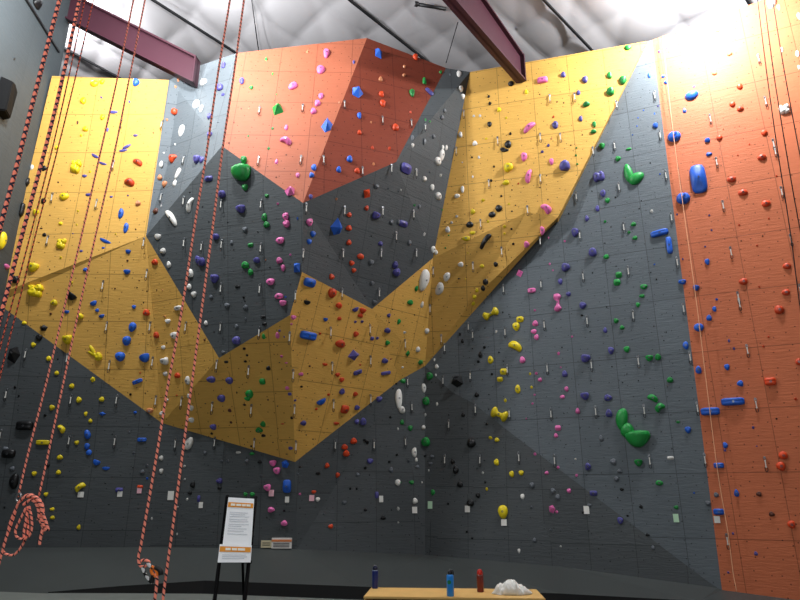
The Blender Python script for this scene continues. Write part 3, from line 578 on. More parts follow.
COMPS = {   # compound big holds: shape, centre offset (quarter px, y down), width, height, turn
 'hollow': [('j', 2, 10, 82, 74, 0), ('k', 8, -40, 26, 36, 0)],
 'boomerang': [('o', -15, -6, 40, 84, 6), ('o', 13, 19, 74, 46, 32)],
 'fork': [('o', -8, -10, 18, 54, 28), ('o', -6, 4, 48, 17, -26), ('k', 18, 16, 34, 38, 0)],
 'stack': [('o', -33, -40, 54, 104, -10), ('o', -16, 8, 62, 70, 0), ('j', 22, 38, 106, 78, 6), ('o', 48, 34, 44, 42, 0)],
}
def px_scale(loc, rt, up):
    u0, v0, fw = proj(loc); e = .05
    a = proj(loc+rt*e); b = proj(loc+up*e)
    base = F/fw
    sx = max(math.hypot(a[0]-u0, a[1]-v0)/e, base/1.6); sy = max(math.hypot(b[0]-u0, b[1]-v0)/e, base/1.6)
    return sx, sy
SHAPEW = dict(k='knob', j='jug', o='rounded hold', c='half-moon edge', l='rail', b='blocky hold', t='split round pad', n='curved hold', d='bone-shaped hold', m='lumpy hold', y='faceted hold', p='faceted hold', f='foothold')
KIND = dict(k='knob_hold', j='jug_hold', o='sloper_hold', c='edge_hold', l='rail_hold', b='block_hold', t='pad_hold', n='pinch_hold', d='pinch_hold', m='cluster_hold', y='volume_hold', p='volume_hold', f='foothold')
import re
items = []
for line in HOLDS.strip().splitlines():
    if line[0] == '@': ox, oy = map(int, line[1:].split()); continue
    for tok in line.split():
        x, y, c, t, w_, h_, r_ = re.fullmatch(r'(-?\d+),(-?\d+)([A-Z])([a-z#])(\d+)(?:,(\d+))?(?:,(-?\d+))?', tok).groups()
        w_ = int(w_); h_ = int(h_ or w_)
        if t == 'k' and max(w_, h_) <= 16: t = 'f'
        u, v = ox+int(x)/4, oy+int(y)/4
        if any(abs(u-q['u'])+abs(v-q['v']) < 3 and c == q['c'] for q in items): continue
        hh = hit(u, v)
        if not hh: continue
        items.append(dict(u=u, v=v, c=c, t=t, w=w_/4, h=h_/4, r=int(r_ or 0), hit=hh, key=hh[1]))
SPECIAL = {}
for q in items:
    if q['t'] == '#':
        q['comp'] = 'fork' if q['c'] == 'Y' else 'hollow' if q['u'] < 300 else 'boomerang' if q['v'] < 300 else 'stack'
    if q['t'] == 'y' and q['c'] == 'B' and max(q['w'], q['h']) > 15: q['t'] = 'p'
# the smallest footholds past three hundred become one scatter
foots = sorted([q for q in items if q['t'] == 'f'], key=lambda q: -q['w']*q['h'])
rest = foots[300:]
restids = set(id(q) for q in rest)

# where a thing is, in words: ordinals inside a facet
ORD = ['', 'first', 'second', 'third', 'fourth', 'fifth', 'sixth', 'seventh', 'eighth', 'ninth', 'tenth', 'eleventh', 'twelfth', 'thirteenth', 'fourteenth', 'fifteenth', 'sixteenth', 'seventeenth', 'eighteenth', 'nineteenth', 'twentieth', 'twenty-first', 'twenty-second', 'twenty-third', 'twenty-fourth', 'twenty-fifth']
def ordw(i, n, a, b):
    """i counted from 0"""
    if n == 1: return None
    if i == 0: return a
    if i == n-1: return b
    return None
FB = {}
for key, P, *_r in FACETS:
    for p in P:
        u, v, _ = proj(p); u = min(max(u, 0), 800); v = min(max(v, 0), 600)
        b = FB.setdefault(key, [u, v, u, v]); b[0] = min(b[0], u); b[1] = min(b[1], v); b[2] = max(b[2], u); b[3] = max(b[3], v)
def place_words(lst):
    """gives each dict in lst (same look, same facet) its 'where' phrase"""
    n = len(lst); key = lst[0]['key']; words = WORDS[key]
    if n == 1: lst[0]['where'] = f'the only one on the {words}'; return
    if n <= 9:
        for i, q in enumerate(sorted(lst, key=lambda q: q['v'])):
            s = 'highest' if i == 0 else 'lowest' if i == n-1 else ORD[i+1]+' from top'
            q['where'] = f'{s} of {n} on the {words}'
        return
    b = FB[key]; hgt = max(b[3]-b[1], 1); wid = max(b[2]-b[0], 1)
    cells = {}
    many = n > 26
    for q in lst:
        r = min(2, int((q['v']-b[1])/hgt*3)); c = min(2, int((q['u']-b[0])/wid*3)) if many else 0
        cells.setdefault((max(r, 0), max(c, 0)), []).append(q)
    for (r, c), L_ in cells.items():
        rw = ('top', 'middle', 'bottom')[r]
        cw = ('left ', 'centre ', 'right ')[c] if many else ''
        m = len(L_)
        for i, q in enumerate(sorted(L_, key=(lambda q: q['v']) if many else (lambda q: q['u']))):
            if many: s = 'the only one' if m == 1 else 'highest' if i == 0 else 'lowest' if i == m-1 else ORD[i+1]+' from top'
            else: s = 'the only one' if m == 1 else 'leftmost' if i == 0 else 'rightmost' if i == m-1 else ORD[i+1]+' from left'
            q['where'] = f'{s} in {rw} {cw}third of {words}' if not many else f'{s} in {rw} {cw}part of {words}'
groups = {}
for q in items:
    if id(q) in restids: continue
    groups.setdefault((q['c'], q['key'], q['t'] == 'f'), []).append(q)
for g_ in groups.values(): place_words(g_)

def hold_geometry(q, t, w_, h_, rot, dx, dy, rnd, sx, sy, vs, fs):
    v0, f0, dep, sm = shape(t, rnd)
    wm, hm = w_*.92/sx, h_*.9/sy
    d = dep*.78*min(wm, hm)
    if t == 'l': d = dep*min(wm, hm)*.7
    a = math.radians(rot); ca, sa = math.cos(a), math.sin(a); o = len(vs)
    for x, y, z in v0:
        X, Y_ = x*wm, y*hm
        vs.append((X*ca-Y_*sa+dx/sx, X*sa+Y_*ca-dy/sy, z*d-.006))
    fs += [tuple(i+o for i in f) for f in f0]
    return sm, d
bolt_me = None
def bolt_mesh():
    global bolt_me
    if bolt_me: return bolt_me
    bm = bmesh.new()
    lathe(bm, [(0, -.02), (.020, -.02), (.020, .006), (.011, .006), (.010, -.003), (0, -.003)], 10)
    me = bpy.data.meshes.new('bolt'); bm.to_mesh(me); bm.free(); me.materials.append(HM['bolt']); bolt_me = me
    return me
def build_hold(q):
    loc, key, P, nrm, rt, up = q['hit']
    sx, sy = px_scale(loc, rt, up); rnd = random.Random(int(q['u']*97+q['v']*31))
    vs, fs = [], []
    if q['t'] == '#':
        for t, dx, dy, w_, h_, r_ in COMPS[q['comp']]: sm, d = hold_geometry(q, t, w_/4, h_/4, r_, dx/4, dy/4, rnd, sx, sy, vs, fs)
    else:
        sm, d = hold_geometry(q, q['t'], q['w'], q['h'], q['r'], 0, 0, rnd, sx, sy, vs, fs)
    return vs, fs, sm, Matrix((rt, up, nrm)).transposed().to_4x4(), loc
def mesh_of(name, vs, fs, sm, mat):
    me = bpy.data.meshes.new(name); me.from_pydata(vs, [], fs); me.materials.append(mat)
    if sm: me.polygons.foreach_set('use_smooth', [True]*len(me.polygons))
    me.update(); return me
SPECW = {'hollow': 'big green hollow horn-topped hold', 'boomerang': 'big bright green boomerang-shaped hold', 'fork': 'yellow forked hold with two prongs', 'stack': 'biggest green two-lobed hold'}
for q in items:
    if id(q) in restids: continue
    vs, fs, sm, R, loc = build_hold(q)
    name = 'boulder_hold' if q['t'] == '#' else KIND[q['t']]
    o = bpy.data.objects.new(name, mesh_of(name, vs, fs, sm, HM[q['c']])); COL.objects.link(o)
    o.matrix_world = Matrix.Translation(loc) @ R
    big = max(q['w'], q['h'])
    cw = CW[q['c']][0]
    foot = q['t'] == 'f'
    sz = 'tiny ' if foot and big < 2.6 else 'small ' if (foot or big < 5.5) else 'large ' if big >= 12 else ''
    lab = f"{sz}{cw} {SHAPEW[q['t']]}, {q['where']}" if q['t'] != '#' else f"{SPECW[q['comp']]} on the {WORDS[q['key']]}"
    q['obj'] = o
    tag(o, lab, 'foothold' if foot else name.replace('_', ' '))
    if len(groups[(q['c'], q['key'], foot)]) > 1:
        o['group'] = f"{cw} {'footholds' if foot else 'holds'} on the {WORDS[q['key']]}"
    if big >= 8 and q['t'] not in 'cpy#m':
        z = 0
        bb = BVHTree.FromPolygons([Vector(v_) for v_ in vs], fs)
        h2 = bb.ray_cast(Vector((0, 0, 3)), Vector((0, 0, -1)))
        if h2[0] is not None:
            b = bpy.data.objects.new('bolt', bolt_mesh()); COL.objects.link(b); b.parent = o; b.location = h2[0]
            b.rotation_euler = h2[1].to_track_quat('Z', 'Y').to_euler() if h2[1].z > 0 else (0, 0, 0)
if rest:
    vs, fs = [], []
    for q in rest:
        v2, f2, sm, R, loc = build_hold(q); o = len(vs)
        mw = Matrix.Translation(loc) @ R
        vs += [mw @ Vector(v_) for v_ in v2]; fs += [tuple(i+o for i in f) for f in f2]
    o = bpy.data.objects.new('foothold_chips', mesh_of('foothold_chips', vs, fs, False, HM['K'])); COL.objects.link(o)
    tag(o, 'tiniest dark foothold chips scattered over the whole climbing wall', 'foothold chips'); o['kind'] = 'stuff'

# big black wedge on the side wall
h_ = hit(3, 98); loc, key, P, nrm, rt, up = h_
bm = bmesh.new()
base = [(-.75, -.95), (.55, -.95), (.75, .75), (.1, 1.05), (-.75, .8)]
fr = [bm.verts.new((x*.24+.04, y*.40, .2-.06*(x > 0))) for x, y in base]; bk = [bm.verts.new((x*.32, y*.46, -.01)) for x, y in base]
bm.faces.new(fr); bm.faces.new(bk[::-1])
for i in range(5): k = (i+1) % 5; bm.faces.new((fr[k], fr[i], bk[i], bk[k]))
bmesh.ops.recalc_face_normals(bm, faces=bm.faces[:]); bmesh.ops.bevel(bm, geom=bm.edges[:], offset=.02, segments=2, affect='EDGES')
M['mattblack'] = solid('matt_black_resin', '#0b0b0c', .8, .1, 9, .15)
o = obj('volume_hold', bm, M['mattblack']); o.matrix_world = Matrix.Translation(loc) @ Matrix((rt, up, nrm)).transposed().to_4x4()
tag(o, 'big black wedge-shaped hold high on the grey side wall, left of the thickest rope', 'volume hold')
# ------------------------------------------------------------------ quickdraws
M['sling'] = solid('white_webbing', '#d4d1ca', .7, .06, 30)
M['carabiner'] = solid('worn_aluminium', '#8d8f92', .3, .06, 20, .5, metal=.9)
def loop_tube(bm, c, w_, h_, r, n=14, ex=Vector((1, 0, 0)), ey=Vector((0, 0, 1))):
    pts = [Vector(c)+ex*(w_/2*math.cos(2*math.pi*k/n))+ey*(h_/2*math.sin(2*math.pi*k/n)) for k in range(n+1)]
    tube(bm, pts, r, 5, cap=False)
bm = bmesh.new(); box(bm, (0, .03, -.135), (.020, .012, .15)); box(bm, (0, .03, -.07), (.027, .015, .03)); box(bm, (0, .03, -.2), (.027, .015, .03))
sling_me = bpy.data.meshes.new('sling'); bm.to_mesh(sling_me); bm.free(); sling_me.materials.append(M['sling'])
bm = bmesh.new(); loop_tube(bm, (0, .03, -.028), .045, .085, .007); box(bm, (0, .005, .0), (.03, .012, .045))
cu_me = bpy.data.meshes.new('upper_carabiner'); bm.to_mesh(cu_me); bm.free(); cu_me.materials.append(M['carabiner'])
bm = bmesh.new(); loop_tube(bm, (0, .03, -.25), .05, .10, .008)
cl_me = bpy.data.meshes.new('lower_carabiner'); bm.to_mesh(cl_me); bm.free(); cl_me.materials.append(M['dark'])
dr = []
for line in DRAWS.strip().splitlines():
    if line[0] == '@': ox, oy = map(int, line[1:].split()); continue
    for tok in line.split():
        x, y = map(int, tok.split(',')); u, v = ox+x/4, oy+y/4-5
        h_ = hit(u, max(v, 1))
        if h_ and not any(abs(u-q['u'])+abs(v-q['v']) < 5 for q in dr): dr.append(dict(u=u, v=v, hit=h_, key=h_[1]))
g2 = {}
for q in dr: g2.setdefault(q['key'], []).append(q)
for L_ in g2.values(): place_words(L_)
for q in dr:
    loc, key, P, nrm, rt, up = q['hit']
    o = bpy.data.objects.new('quickdraw', sling_me); COL.objects.link(o)
    z = UP if nrm.z <= 0.03 else up
    y = (nrm-z*nrm.dot(z)).normalized(); x = y.cross(z)
    s = .84
    o.matrix_world = Matrix.Translation(loc+y*.004) @ Matrix((x, y, z)).transposed().to_4x4() @ Matrix.Scale(s, 4)
    tag(o, f"white quickdraw, {q['where']}", 'quickdraw', f"quickdraws on the {WORDS[key]}" if len(g2[key]) > 1 else None)
    for nm, me in (('carabiner', cu_me), ('carabiner', cl_me)):
        c = bpy.data.objects.new(nm, me); COL.objects.link(c); c.parent = o

# ------------------------------------------------------------------ ropes
def ropemat(name, a, b, p, rough=.7):
    m, nt, bs = newmat(name, rough, .2)
    uv = N(nt, 'ShaderNodeUVMap'); sp = N(nt, 'ShaderNodeSeparateXYZ'); nt.links.new(uv.outputs[0], sp.inputs[0])
    v = math_n(nt, 'DIVIDE', sp.outputs[1], p)
    s1 = math_n(nt, 'LESS_THAN', math_n(nt, 'FRACT', math_n(nt, 'ADD', v, math_n(nt, 'MULTIPLY', sp.outputs[0], 1.0))), .70)
    s2 = math_n(nt, 'LESS_THAN', math_n(nt, 'FRACT', math_n(nt, 'SUBTRACT', v, math_n(nt, 'MULTIPLY', sp.outputs[0], 1.0))), .70)
    nt.links.new(mixc(nt, math_n(nt, 'MULTIPLY', s1, s2), lin(b), lin(a)), bs.inputs['Base Color'])
    return m
M['rope'] = ropemat('orange_black_rope', '#ff8a70', '#2a2434', .030)
def helixmat(name, a, b, p, frac):
    m, nt, bs = newmat(name, .7, .2)
    uv = N(nt, 'ShaderNodeUVMap'); sp = N(nt, 'ShaderNodeSeparateXYZ'); nt.links.new(uv.outputs[0], sp.inputs[0])
    s1 = math_n(nt, 'LESS_THAN', math_n(nt, 'FRACT', math_n(nt, 'ADD', math_n(nt, 'DIVIDE', sp.outputs[1], p), sp.outputs[0])), frac)
    nt.links.new(mixc(nt, s1, lin(b), lin(a)), bs.inputs['Base Color']); return m
M['ropehelix'] = helixmat('orange_twist_rope', '#ff957e', '#2c2430', .034, .72)
M['ropethin'] = ropemat('orange_black_thin_rope', '#e8674c', '#3a2226', .05)
M['ropeblack'] = ropemat('black_rope', '#1c1a1c', '#2c2a2e', .05)
M['cord'] = solid('pale_orange_cord', '#f0b48c', .7, .05, 10)
def px_path(pts, Y):
    return [at(u, v, p_[0] if p_ else Y) for u, v, *p_ in pts]
def smooth_path(P, n=6):
    if len(P) < 3: return P
    out = []
    Q = [P[0]*2-P[1]]+P+[P[-1]*2-P[-2]]
    for i in range(1, len(Q)-2):
        a, b, c, d = Q[i-1:i+3]
        for k in range(n):
            t = k/n
            out.append(.5*((2*b)+(c-a)*t+(2*a-5*b+4*c-d)*t*t+(3*b-a-3*c+d)*t**3))
    out.append(P[-1]); return out
def to_roof(p):
    """straight up from p to just under the insulation"""
    t = (CE0+CN*.05-p).dot(CN)/UP.dot(CN); return p+UP*t
def rope(label, pts, Y, r, mat, roof=True, name='climbing_rope', group='climbing ropes hanging on the left', steps=5):
    P = smooth_path(px_path(pts, Y), steps)
    if roof: P = [to_roof(P[0])]+P
    bm = bmesh.new(); tube(bm, P, r, 8)
    return tag(obj(name, bm, M[mat]), label, 'rope', group)
rope('thickest orange and black rope, hanging nearest in front of the grey side wall', [(59.5, 0), (36, 90), (17, 165), (0, 228), (-30, 345), (-95, 610)], 1.9, .0072, 'rope')
rope('thick orange and black rope crossing the corner of the yellow panel', [(79.5, 0), (61, 85), (45, 150), (24, 228), (5, 300), (-8, 350), (-70, 610)], 2.3, .0078, 'rope')
rope('thin rope just right of the thick corner rope, upper one of a close pair', [(85, 0), (68, 80), (52, 150), (33, 225), (13, 300), (-8, 380), (-62, 610)], 5.0, .0060, 'ropethin')
rope('thin rope just left of the coiled rope bundle strands', [(93.5, 0), (76, 75), (60, 140), (38, 225), (19.5, 300), (-2, 385), (-54, 610)], 5.2, .0062, 'ropethin')
rope('left strand of the doubled rope running down to the coiled bundle', [(133.5, 0), (117, 80), (101, 150), (84, 225), (66, 300), (47, 380), (29, 450), (18, 497)], 4.2, .0066, 'ropehelix')
rope('right strand of the doubled rope running down to the coiled bundle', [(145, 0), (129, 80), (115, 150), (98, 225), (81, 300), (64, 380), (49, 450), (39, 496)], 4.2, .0066, 'ropehelix')
rope('left strand of the rope pair, tied to the belay device near the floor', [(230, 0), (217, 80), (207, 150), (194, 230), (181, 315), (168, 385), (157.5, 450), (148, 505), (141, 545), (138.5, 556), (139, 563), (142, 567), (147, 565), (149, 562), (145, 560), (141, 561)], 3.7, .0078, 'ropehelix')
rope('right strand of the rope pair, running straight down past the belay device', [(244, 0), (233, 80), (222.5, 150), (213, 225), (203, 300), (193, 375), (183, 450), (173, 525), (164, 590), (161, 620), (155, 660)], 3.7, .0078, 'ropehelix')
rope('short rope tail dropping from the orange belay loop to the floor', [(156, 573), (157, 580), (156, 590), (154.5, 602), (152, 625)], 3.66, .0085, 'ropehelix', roof=False, name='rope_tail')
# coiled bundle
t = empty('coiled_rope', at(28, 500, 4.15), 'orange and black rope coiled into a knotted bundle hanging above the mat', 'rope')
def coil(name, strands, Y, r, mat='ropehelix'):
    bm = bmesh.new()
    for i, s in enumerate(strands): tube(bm, [p-t.location for p in smooth_path(px_path(s, Y+.012*i), 6)], r, 7)
    obj(name, bm, M[mat], t)
coil('wrap', [[(18, 503), (23, 498), (30, 496), (37, 499), (41, 507), (42, 515)], [(20, 501), (27, 495), (34, 496), (40, 502), (43, 510), (41, 518)], [(23, 505), (30, 500), (35, 502), (38, 508), (39, 515), (38, 520)], [(28, 497), (36, 497), (42, 504), (43, 513), (40, 520)], [(26, 502), (33, 499), (38, 503), (41, 511), (40, 517)]], 4.1, .009)
coil('loop', [[(26, 508), (20, 520), (15.5, 530), (17, 537), (23, 539), (29, 536), (32, 527), (31, 515), (29, 506)], [(28, 506), (26, 520), (24, 531), (24, 538)], [(18, 504), (11, 520), (7, 535), (3, 549), (0, 560), (-4, 575)], [(16, 510), (10, 528), (5, 541), (3, 550), (6, 554), (13, 555), (19, 550), (25, 540), (28, 530), (27, 515)]], 4.14, .0075)
coil('tail', [[(41, 518), (44, 526), (48, 530), (46.5, 524), (43, 514)], [(40, 520), (43, 527), (45, 531), (43, 529), (40.5, 538), (39.5, 545)]], 4.1, .009)
bm = bmesh.new(); loop_tube(bm, at(18.5, 497.5, 4.1)-t.location, .03, .05, .008); obj('carabiner', bm, M['carabiner'], t)
# belay device
t = empty('belay_device', at(151, 570, 3.66), 'orange and black belay loop tied to the hanging rope pair near the floor', 'belay device')
M['orange_plastic'] = solid('orange_anodised', '#f07a1e', .35, .05, 10)
def bit(name, pts, r, mat, Y=3.66):
    bm = bmesh.new(); tube(bm, [p-t.location for p in smooth_path(px_path(pts, Y), 5)], r, 7); return obj(name, bm, M[mat], t)
bit('carabiner', [(151.5, 566.5), (156, 570), (157, 575), (154.5, 576), (151.5, 572), (151.5, 567)], .0085, 'orange_plastic')
M['slingbw'] = ropemat('black_white_sling', '#d8d8d8', '#111111', .05)
bit('sling', [(147, 563), (150, 566), (153, 569)], .0095, 'slingbw')
bit('sling', [(142, 567), (144.5, 573), (147, 577), (150, 581), (152, 583)], .008, 'slingbw')
bit('housing', [(155, 567), (158, 568.5), (160.5, 571), (161, 575)], .014, 'dark')
bit('guide', [(152, 583), (152.5, 579), (153, 575)], .012, 'dark')
# thin black lines by the tall orange wall and a pale cord on its face
for lab, pts in (('thin black rope on the tall orange wall, leftmost of three', [(757.5, 0), (767, 75), (777.5, 150), (790, 230), (803, 330), (824, 480), (838, 590)]),
                 ('thin black rope on the tall orange wall, middle of three', [(764, 0), (774, 75), (786, 150), (801, 235), (835, 410), (868, 590)]),
                 ('thin black rope on the tall orange wall, rightmost of three', [(772.5, 0), (785, 75), (799, 150), (807, 190), (855, 420), (888, 590)])):
    rope(lab, pts, 9.3, .0085, 'ropeblack', group='thin black ropes on the tall orange wall')
P = [hit(u, v)[0]+RN*.2 for u, v in ((663, 42), (668, 90), (675, 150), (686, 230), (697, 310), (708, 400), (717, 470), (727, 530), (731, 560), (733, 575), (736, 590))]
pe = hit(737, 599)
P = smooth_path(P, 5)
bm = bmesh.new(); tube(bm, P, .007, 6)
tag(obj('thin_cord', bm, M['cord']), 'thin pale cord hanging straight down the left side of the tall orange wall', 'cord')

# ------------------------------------------------------------------ route cards
M['card'] = solid('white_card', '#e8e6df', .7, .03, 10)
M['cardpink'] = solid('pink_card', '#f0b8c4', .7, .03, 10)
M['cardgreen'] = solid('pale_green_card', '#bfe3c0', .7, .03, 10)
M['ink'] = solid('dark_print', '#3a3a3c', .8, .02, 10)
for x, y, w_, h_, m, lab in [
 (81, 494.5, 6, 5.5, 'card', 'white card below the yellow curved hold, left of the hanging rope pair'),
 (120, 494, 5, 5.5, 'card', 'small white card below the purple blocky hold at the foot of the dark base wall'),
 (139.5, 490.5, 4.5, 5.5, 'cardpink', 'small pinkish card below the red-orange hold left of the rope pair'),
 (171, 495.5, 6, 9, 'card', 'tall white card just left of the right strand of the rope pair'),
 (201, 505, 4, 6, 'card', 'small white card right of the hanging rope pair, left of the poster easel'),
 (271.5, 493, 5, 6.5, 'cardpink', 'pink card below the pink jug right of the poster easel'),
 (287.2, 499.5, 4, 6, 'card', 'small white card below the tall blue block right of the poster easel'),
 (311.5, 498, 5, 6, 'cardpink', 'small pinkish card below the lone red-orange knob at bottom centre'),
 (381, 499, 4, 6.5, 'card', 'small white card beside the purple block above the dark blue bottle'),
 (414.5, 510, 5, 6.5, 'card', 'white card below the white knob above the light blue bottle'),
 (430.2, 505, 4.5, 7.5, 'cardgreen', 'pale green card below the green knob above the light blue bottle'),
 (467.5, 509, 5, 6.5, 'card', 'white card below the black rounded hold above the red bottle'),
 (504, 522.5, 5.5, 6.5, 'card', 'white card below the bulbous yellow hold above the crumpled towel'),
 (586.5, 510, 5.5, 8, 'card', 'white card between black knobs on the shaded lower wedge'),
 (676, 518, 5.5, 8.5, 'cardgreen', 'pale green card below the green knob low on the large grey slab'),
 (717, 519.5, 6, 7, 'card', 'white card below the blue rail at the edge of the tall orange wall'),
]:
    loc, key, P_, nrm, rt, up = hit(x, y); sx, sy = px_scale(loc, rt, up)
    t = bpy.data.objects.new('route_card', None)
    bm = bmesh.new(); box(bm, (0, 0, .012), (w_/sx, h_/sy, .006))
    o = obj('route_card', bm, M[m]); o.matrix_world = Matrix.Translation(loc) @ Matrix((rt, up, nrm)).transposed().to_4x4()
    tag(o, lab, 'card', 'route cards along the foot of the wall')
    bm = bmesh.new(); box(bm, (0, h_/sy*.44, .006), (.03, .02, .016)); obj('clip', bm, M['dark'], o)

# ------------------------------------------------------------------ two plaques on the wall foot
M['plaqueb'] = solid('beige_plaque', '#cfc3a0', .6, .04, 8)
M['plaquew'] = solid('white_plaque', '#e2dcd6', .6, .04, 8)
M['banner'] = solid('orange_banner', '#e59422', .6, .04, 8)
M['bannerlo'] = solid('pale_orange_banner', '#d9824e', .6, .04, 8)
def wall_frame(u, v):
    loc, key, P_, nrm, rt, up = hit(u, v); sx, sy = px_scale(loc, rt, up)
    return loc, Matrix((rt, up, nrm)).transposed().to_4x4(), sx, sy
loc, R, sx, sy = wall_frame(266.5, 544)
bm = bmesh.new(); box(bm, (0, 0, .015), (10.5/sx, 7.2/sy, .02)); o = obj('wall_sign', bm, M['plaqueb']); o.matrix_world = Matrix.Translation(loc) @ R
tag(o, 'small beige sign fixed low on the wall beside the orange-striped sign', 'sign')
bm = bmesh.new()
for k in range(2): box(bm, (0, (.18-.3*k)*7/sy, .027), (7.5/sx, .012, .004))
obj('print', bm, M['ink'], o)
loc, R, sx, sy = wall_frame(282, 543)
bm = bmesh.new(); box(bm, (0, 0, .02), (20/sx, 10.5/sy, .03)); o = obj('wall_sign', bm, M['plaquew']); o.matrix_world = Matrix.Translation(loc) @ R
tag(o, 'wide white sign with an orange stripe fixed low on the wall', 'sign')
bm = bmesh.new(); box(bm, (0, 2.6/sy, .037), (20/sx, 2.2/sy, .006)); obj('stripe', bm, M['bannerlo'], o)
bm = bmesh.new()
for k in range(3): box(bm, (-.2/sx, (-.2-1.6*k)/sy, .037), (16/sx, .012, .004))
obj('print', bm, M['ink'], o)

# ------------------------------------------------------------------ poster easel
t = empty('poster_easel', (0, 0, 0), 'tall black easel holding two white posters with orange headings', 'easel')
M['frame'] = solid('matt_black_frame', '#070708', .85, .05, 5, .08)
M['paper'] = solid('white_paper', '#f8fafc', .6, .02, 5)
M['letter'] = solid('white_letter', '#f4f0e4', .6, .02, 5)
M['faint'] = solid('grey_print', '#cfd3da', .7, .02, 5)
FL = floor_z(-1.5)
def epl(u, v):                              # the leaning plane of the easel
    a = at(227, 497, 5.75); b = at(254, 498, 5.75); c = at(217, 562, 5.45)
    n = (b-a).cross(c-a).normalized(); return onplane(u, v, a, n), n
def quad_panel(name, cs, thick, mat, parent, off=0.):
    n = epl(230, 520)[1]
    if n.y > 0: n = -n
    P = [epl(u, v)[0]+n*off for u, v in cs]
    bm = bmesh.new(); fr = [bm.verts.new(p+n*thick) for p in P]; bk = [bm.verts.new(p) for p in P]
    bm.faces.new(fr); bm.faces.new(bk[::-1])
    for i in range(len(P)): k = (i+1) % len(P); bm.faces.new((fr[k], fr[i], bk[i], bk[k]))
    bmesh.ops.recalc_face_normals(bm, faces=bm.faces[:])
    return obj(name, bm, M[mat], parent)
quad_panel('back_board', [(225.5, 496.5), (255, 498), (252.8, 547), (219.5, 546)], .012, 'frame', t, -.014)
def lerp2(a, b, k): return (a[0]+(b[0]-a[0])*k, a[1]+(b[1]-a[1])*k)
def sub(cs, x0, x1, y0, y1):
    tl, tr, br, bl = cs
    def p(x, y): return lerp2(lerp2(tl, tr, x), lerp2(bl, br, x), y)
    return [p(x0, y0), p(x1, y0), p(x1, y1), p(x0, y1)]
up_cs = [(228.5, 497.5), (254.3, 499), (251.2, 547), (222.5, 546)]
lo_cs = [(220, 544.8), (252, 546), (250.8, 563), (217.8, 563)]
p1 = quad_panel('poster', up_cs, .004, 'paper', t, .0)
p2 = quad_panel('poster', lo_cs, .004, 'paper', t, .008)
for par, cs, off, hy, wds, lines in ((p1, up_cs, .0045, (.1, .2), [(.13, .3), (.34, .53), (.56, .7), (.72, .88)], [(.30, .8), (.34, .7), (.38, .86), (.44, .8), (.48, .84), (.54, .86), (.58, .6), (.63, .8), (.68, .7), (.74, .84)]),
                                  (p2, lo_cs, .0125, (.12, .42), [(.2, .36), (.4, .55), (.58, .8)], [(.56, .85), (.66, .88), (.76, .8)])):
    b = quad_panel('heading', sub(cs, .02, .98, *hy), .002, 'banner', par, off)
    bm_ = [sub(cs, a, c, hy[0]+(hy[1]-hy[0])*.28, hy[0]+(hy[1]-hy[0])*.72) for a, c in wds]
    for q in bm_: quad_panel('word', q, .002, 'letter', b, off+.002)
    for i, (y_, x1) in enumerate(lines): quad_panel('text_line', sub(cs, .12, x1, y_, y_+.011*(1 if par is p1 else 3.0)), .0015, 'faint', par, off)
def leg(a, b, back=0.):
    bk_ = Vector((0, .034, .01)); A = epl(*a)[0]+bk_; B = epl(*b)[0]+bk_; d = B-A
    k = (floor_z(A.x-.1)-A.z)/d.z; E = A+d*k
    bm = bmesh.new(); tube(bm, [A, E], .016, 8); obj('leg', bm, M['frame'], t)
leg((226.5, 497), (216, 580)); leg((254.8, 498), (246, 580))
A = (epl(240, 505)[0]); bm = bmesh.new(); tube(bm, [A+Vector((0, .03, 0)), Vector((A.x-.02, A.y+.85, FL))], .012, 8); obj('leg', bm, M['frame'], t)
bm = bmesh.new(); a_, n_ = epl(219, 560); b_, _ = epl(251.5, 562); tube(bm, [a_+n_*.0, b_], .012, 8); obj('ledge', bm, M['frame'], t)

# ------------------------------------------------------------------ bench with cubbies, bottles, towel
M['plywood'] = solid('birch_plywood', '#d2aa66', .5, .12, 6)
M['inside'] = solid('dark_plywood', '#8a6a3c', .6, .12, 6)
zt = .62
def onz(u, v, z): r = ray(u, v); return CAM+r*((z-CAM.z)/r.z)
FL = floor_z(.5)
fl = onz(363.5, 596.4, zt)
ax = Vector((math.cos(-.075), math.sin(-.075), 0)); wid = 1.83
ay = Vector((-ax.y, ax.x, 0)); dep = .64
org = fl
t = empty('cubby_bench', (org.x, org.y, FL), 'low plywood cubby bench with bottles and a towel on top', 'bench')
t.rotation_euler = (0, 0, math.atan2(ax.y, ax.x))
H = zt-FL
def bpart(name, c, s, mat, bev=.004):
    bm = bmesh.new(); box(bm, c, s)
    bmesh.ops.bevel(bm, geom=bm.edges[:], offset=bev, segments=2, affect='EDGES')
    return obj(name, bm, M[mat], t)
bpart('top_board', (wid/2, dep/2, H-.011), (wid, dep, .022), 'plywood')
bpart('side_panel', (.011, dep/2, (H-.035)/2), (.022, dep, H-.037), 'plywood'); bpart('side_panel', (wid-.011, dep/2, (H-.035)/2), (.022, dep, H-.037), 'plywood')
bpart('back_panel', (wid/2, dep-.009, (H-.035)/2), (wid-.046, .016, H-.037), 'inside')
nd = 5
for k in range(1, nd+1):
    bpart('divider', (.03+(wid-.05)*k/(nd+.7), dep/2-.01, (H-.035)/2), (.018, dep-.04, H-.037), 'plywood')
for z_ in (.06, H*.5):
    bpart('shelf', (wid/2, dep/2-.01, z_), (wid-.05, dep-.045, .02), 'plywood')
def bottle(lab, u, v, r, h, prof, mats):
    p = onz(u, v, zt)
    e = empty('water_bottle', p, lab, 'bottle')
    for nm, pr, m in prof:
        bm = bmesh.new(); lathe(bm, [(a*r, b*h) for a, b in pr], 20); obj(nm, bm, mats[m], e, smooth=True)
    return e
def gloss(n, c, r=.3, metal=0): return solid(n, c, r, .05, 8, .5, metal=metal)
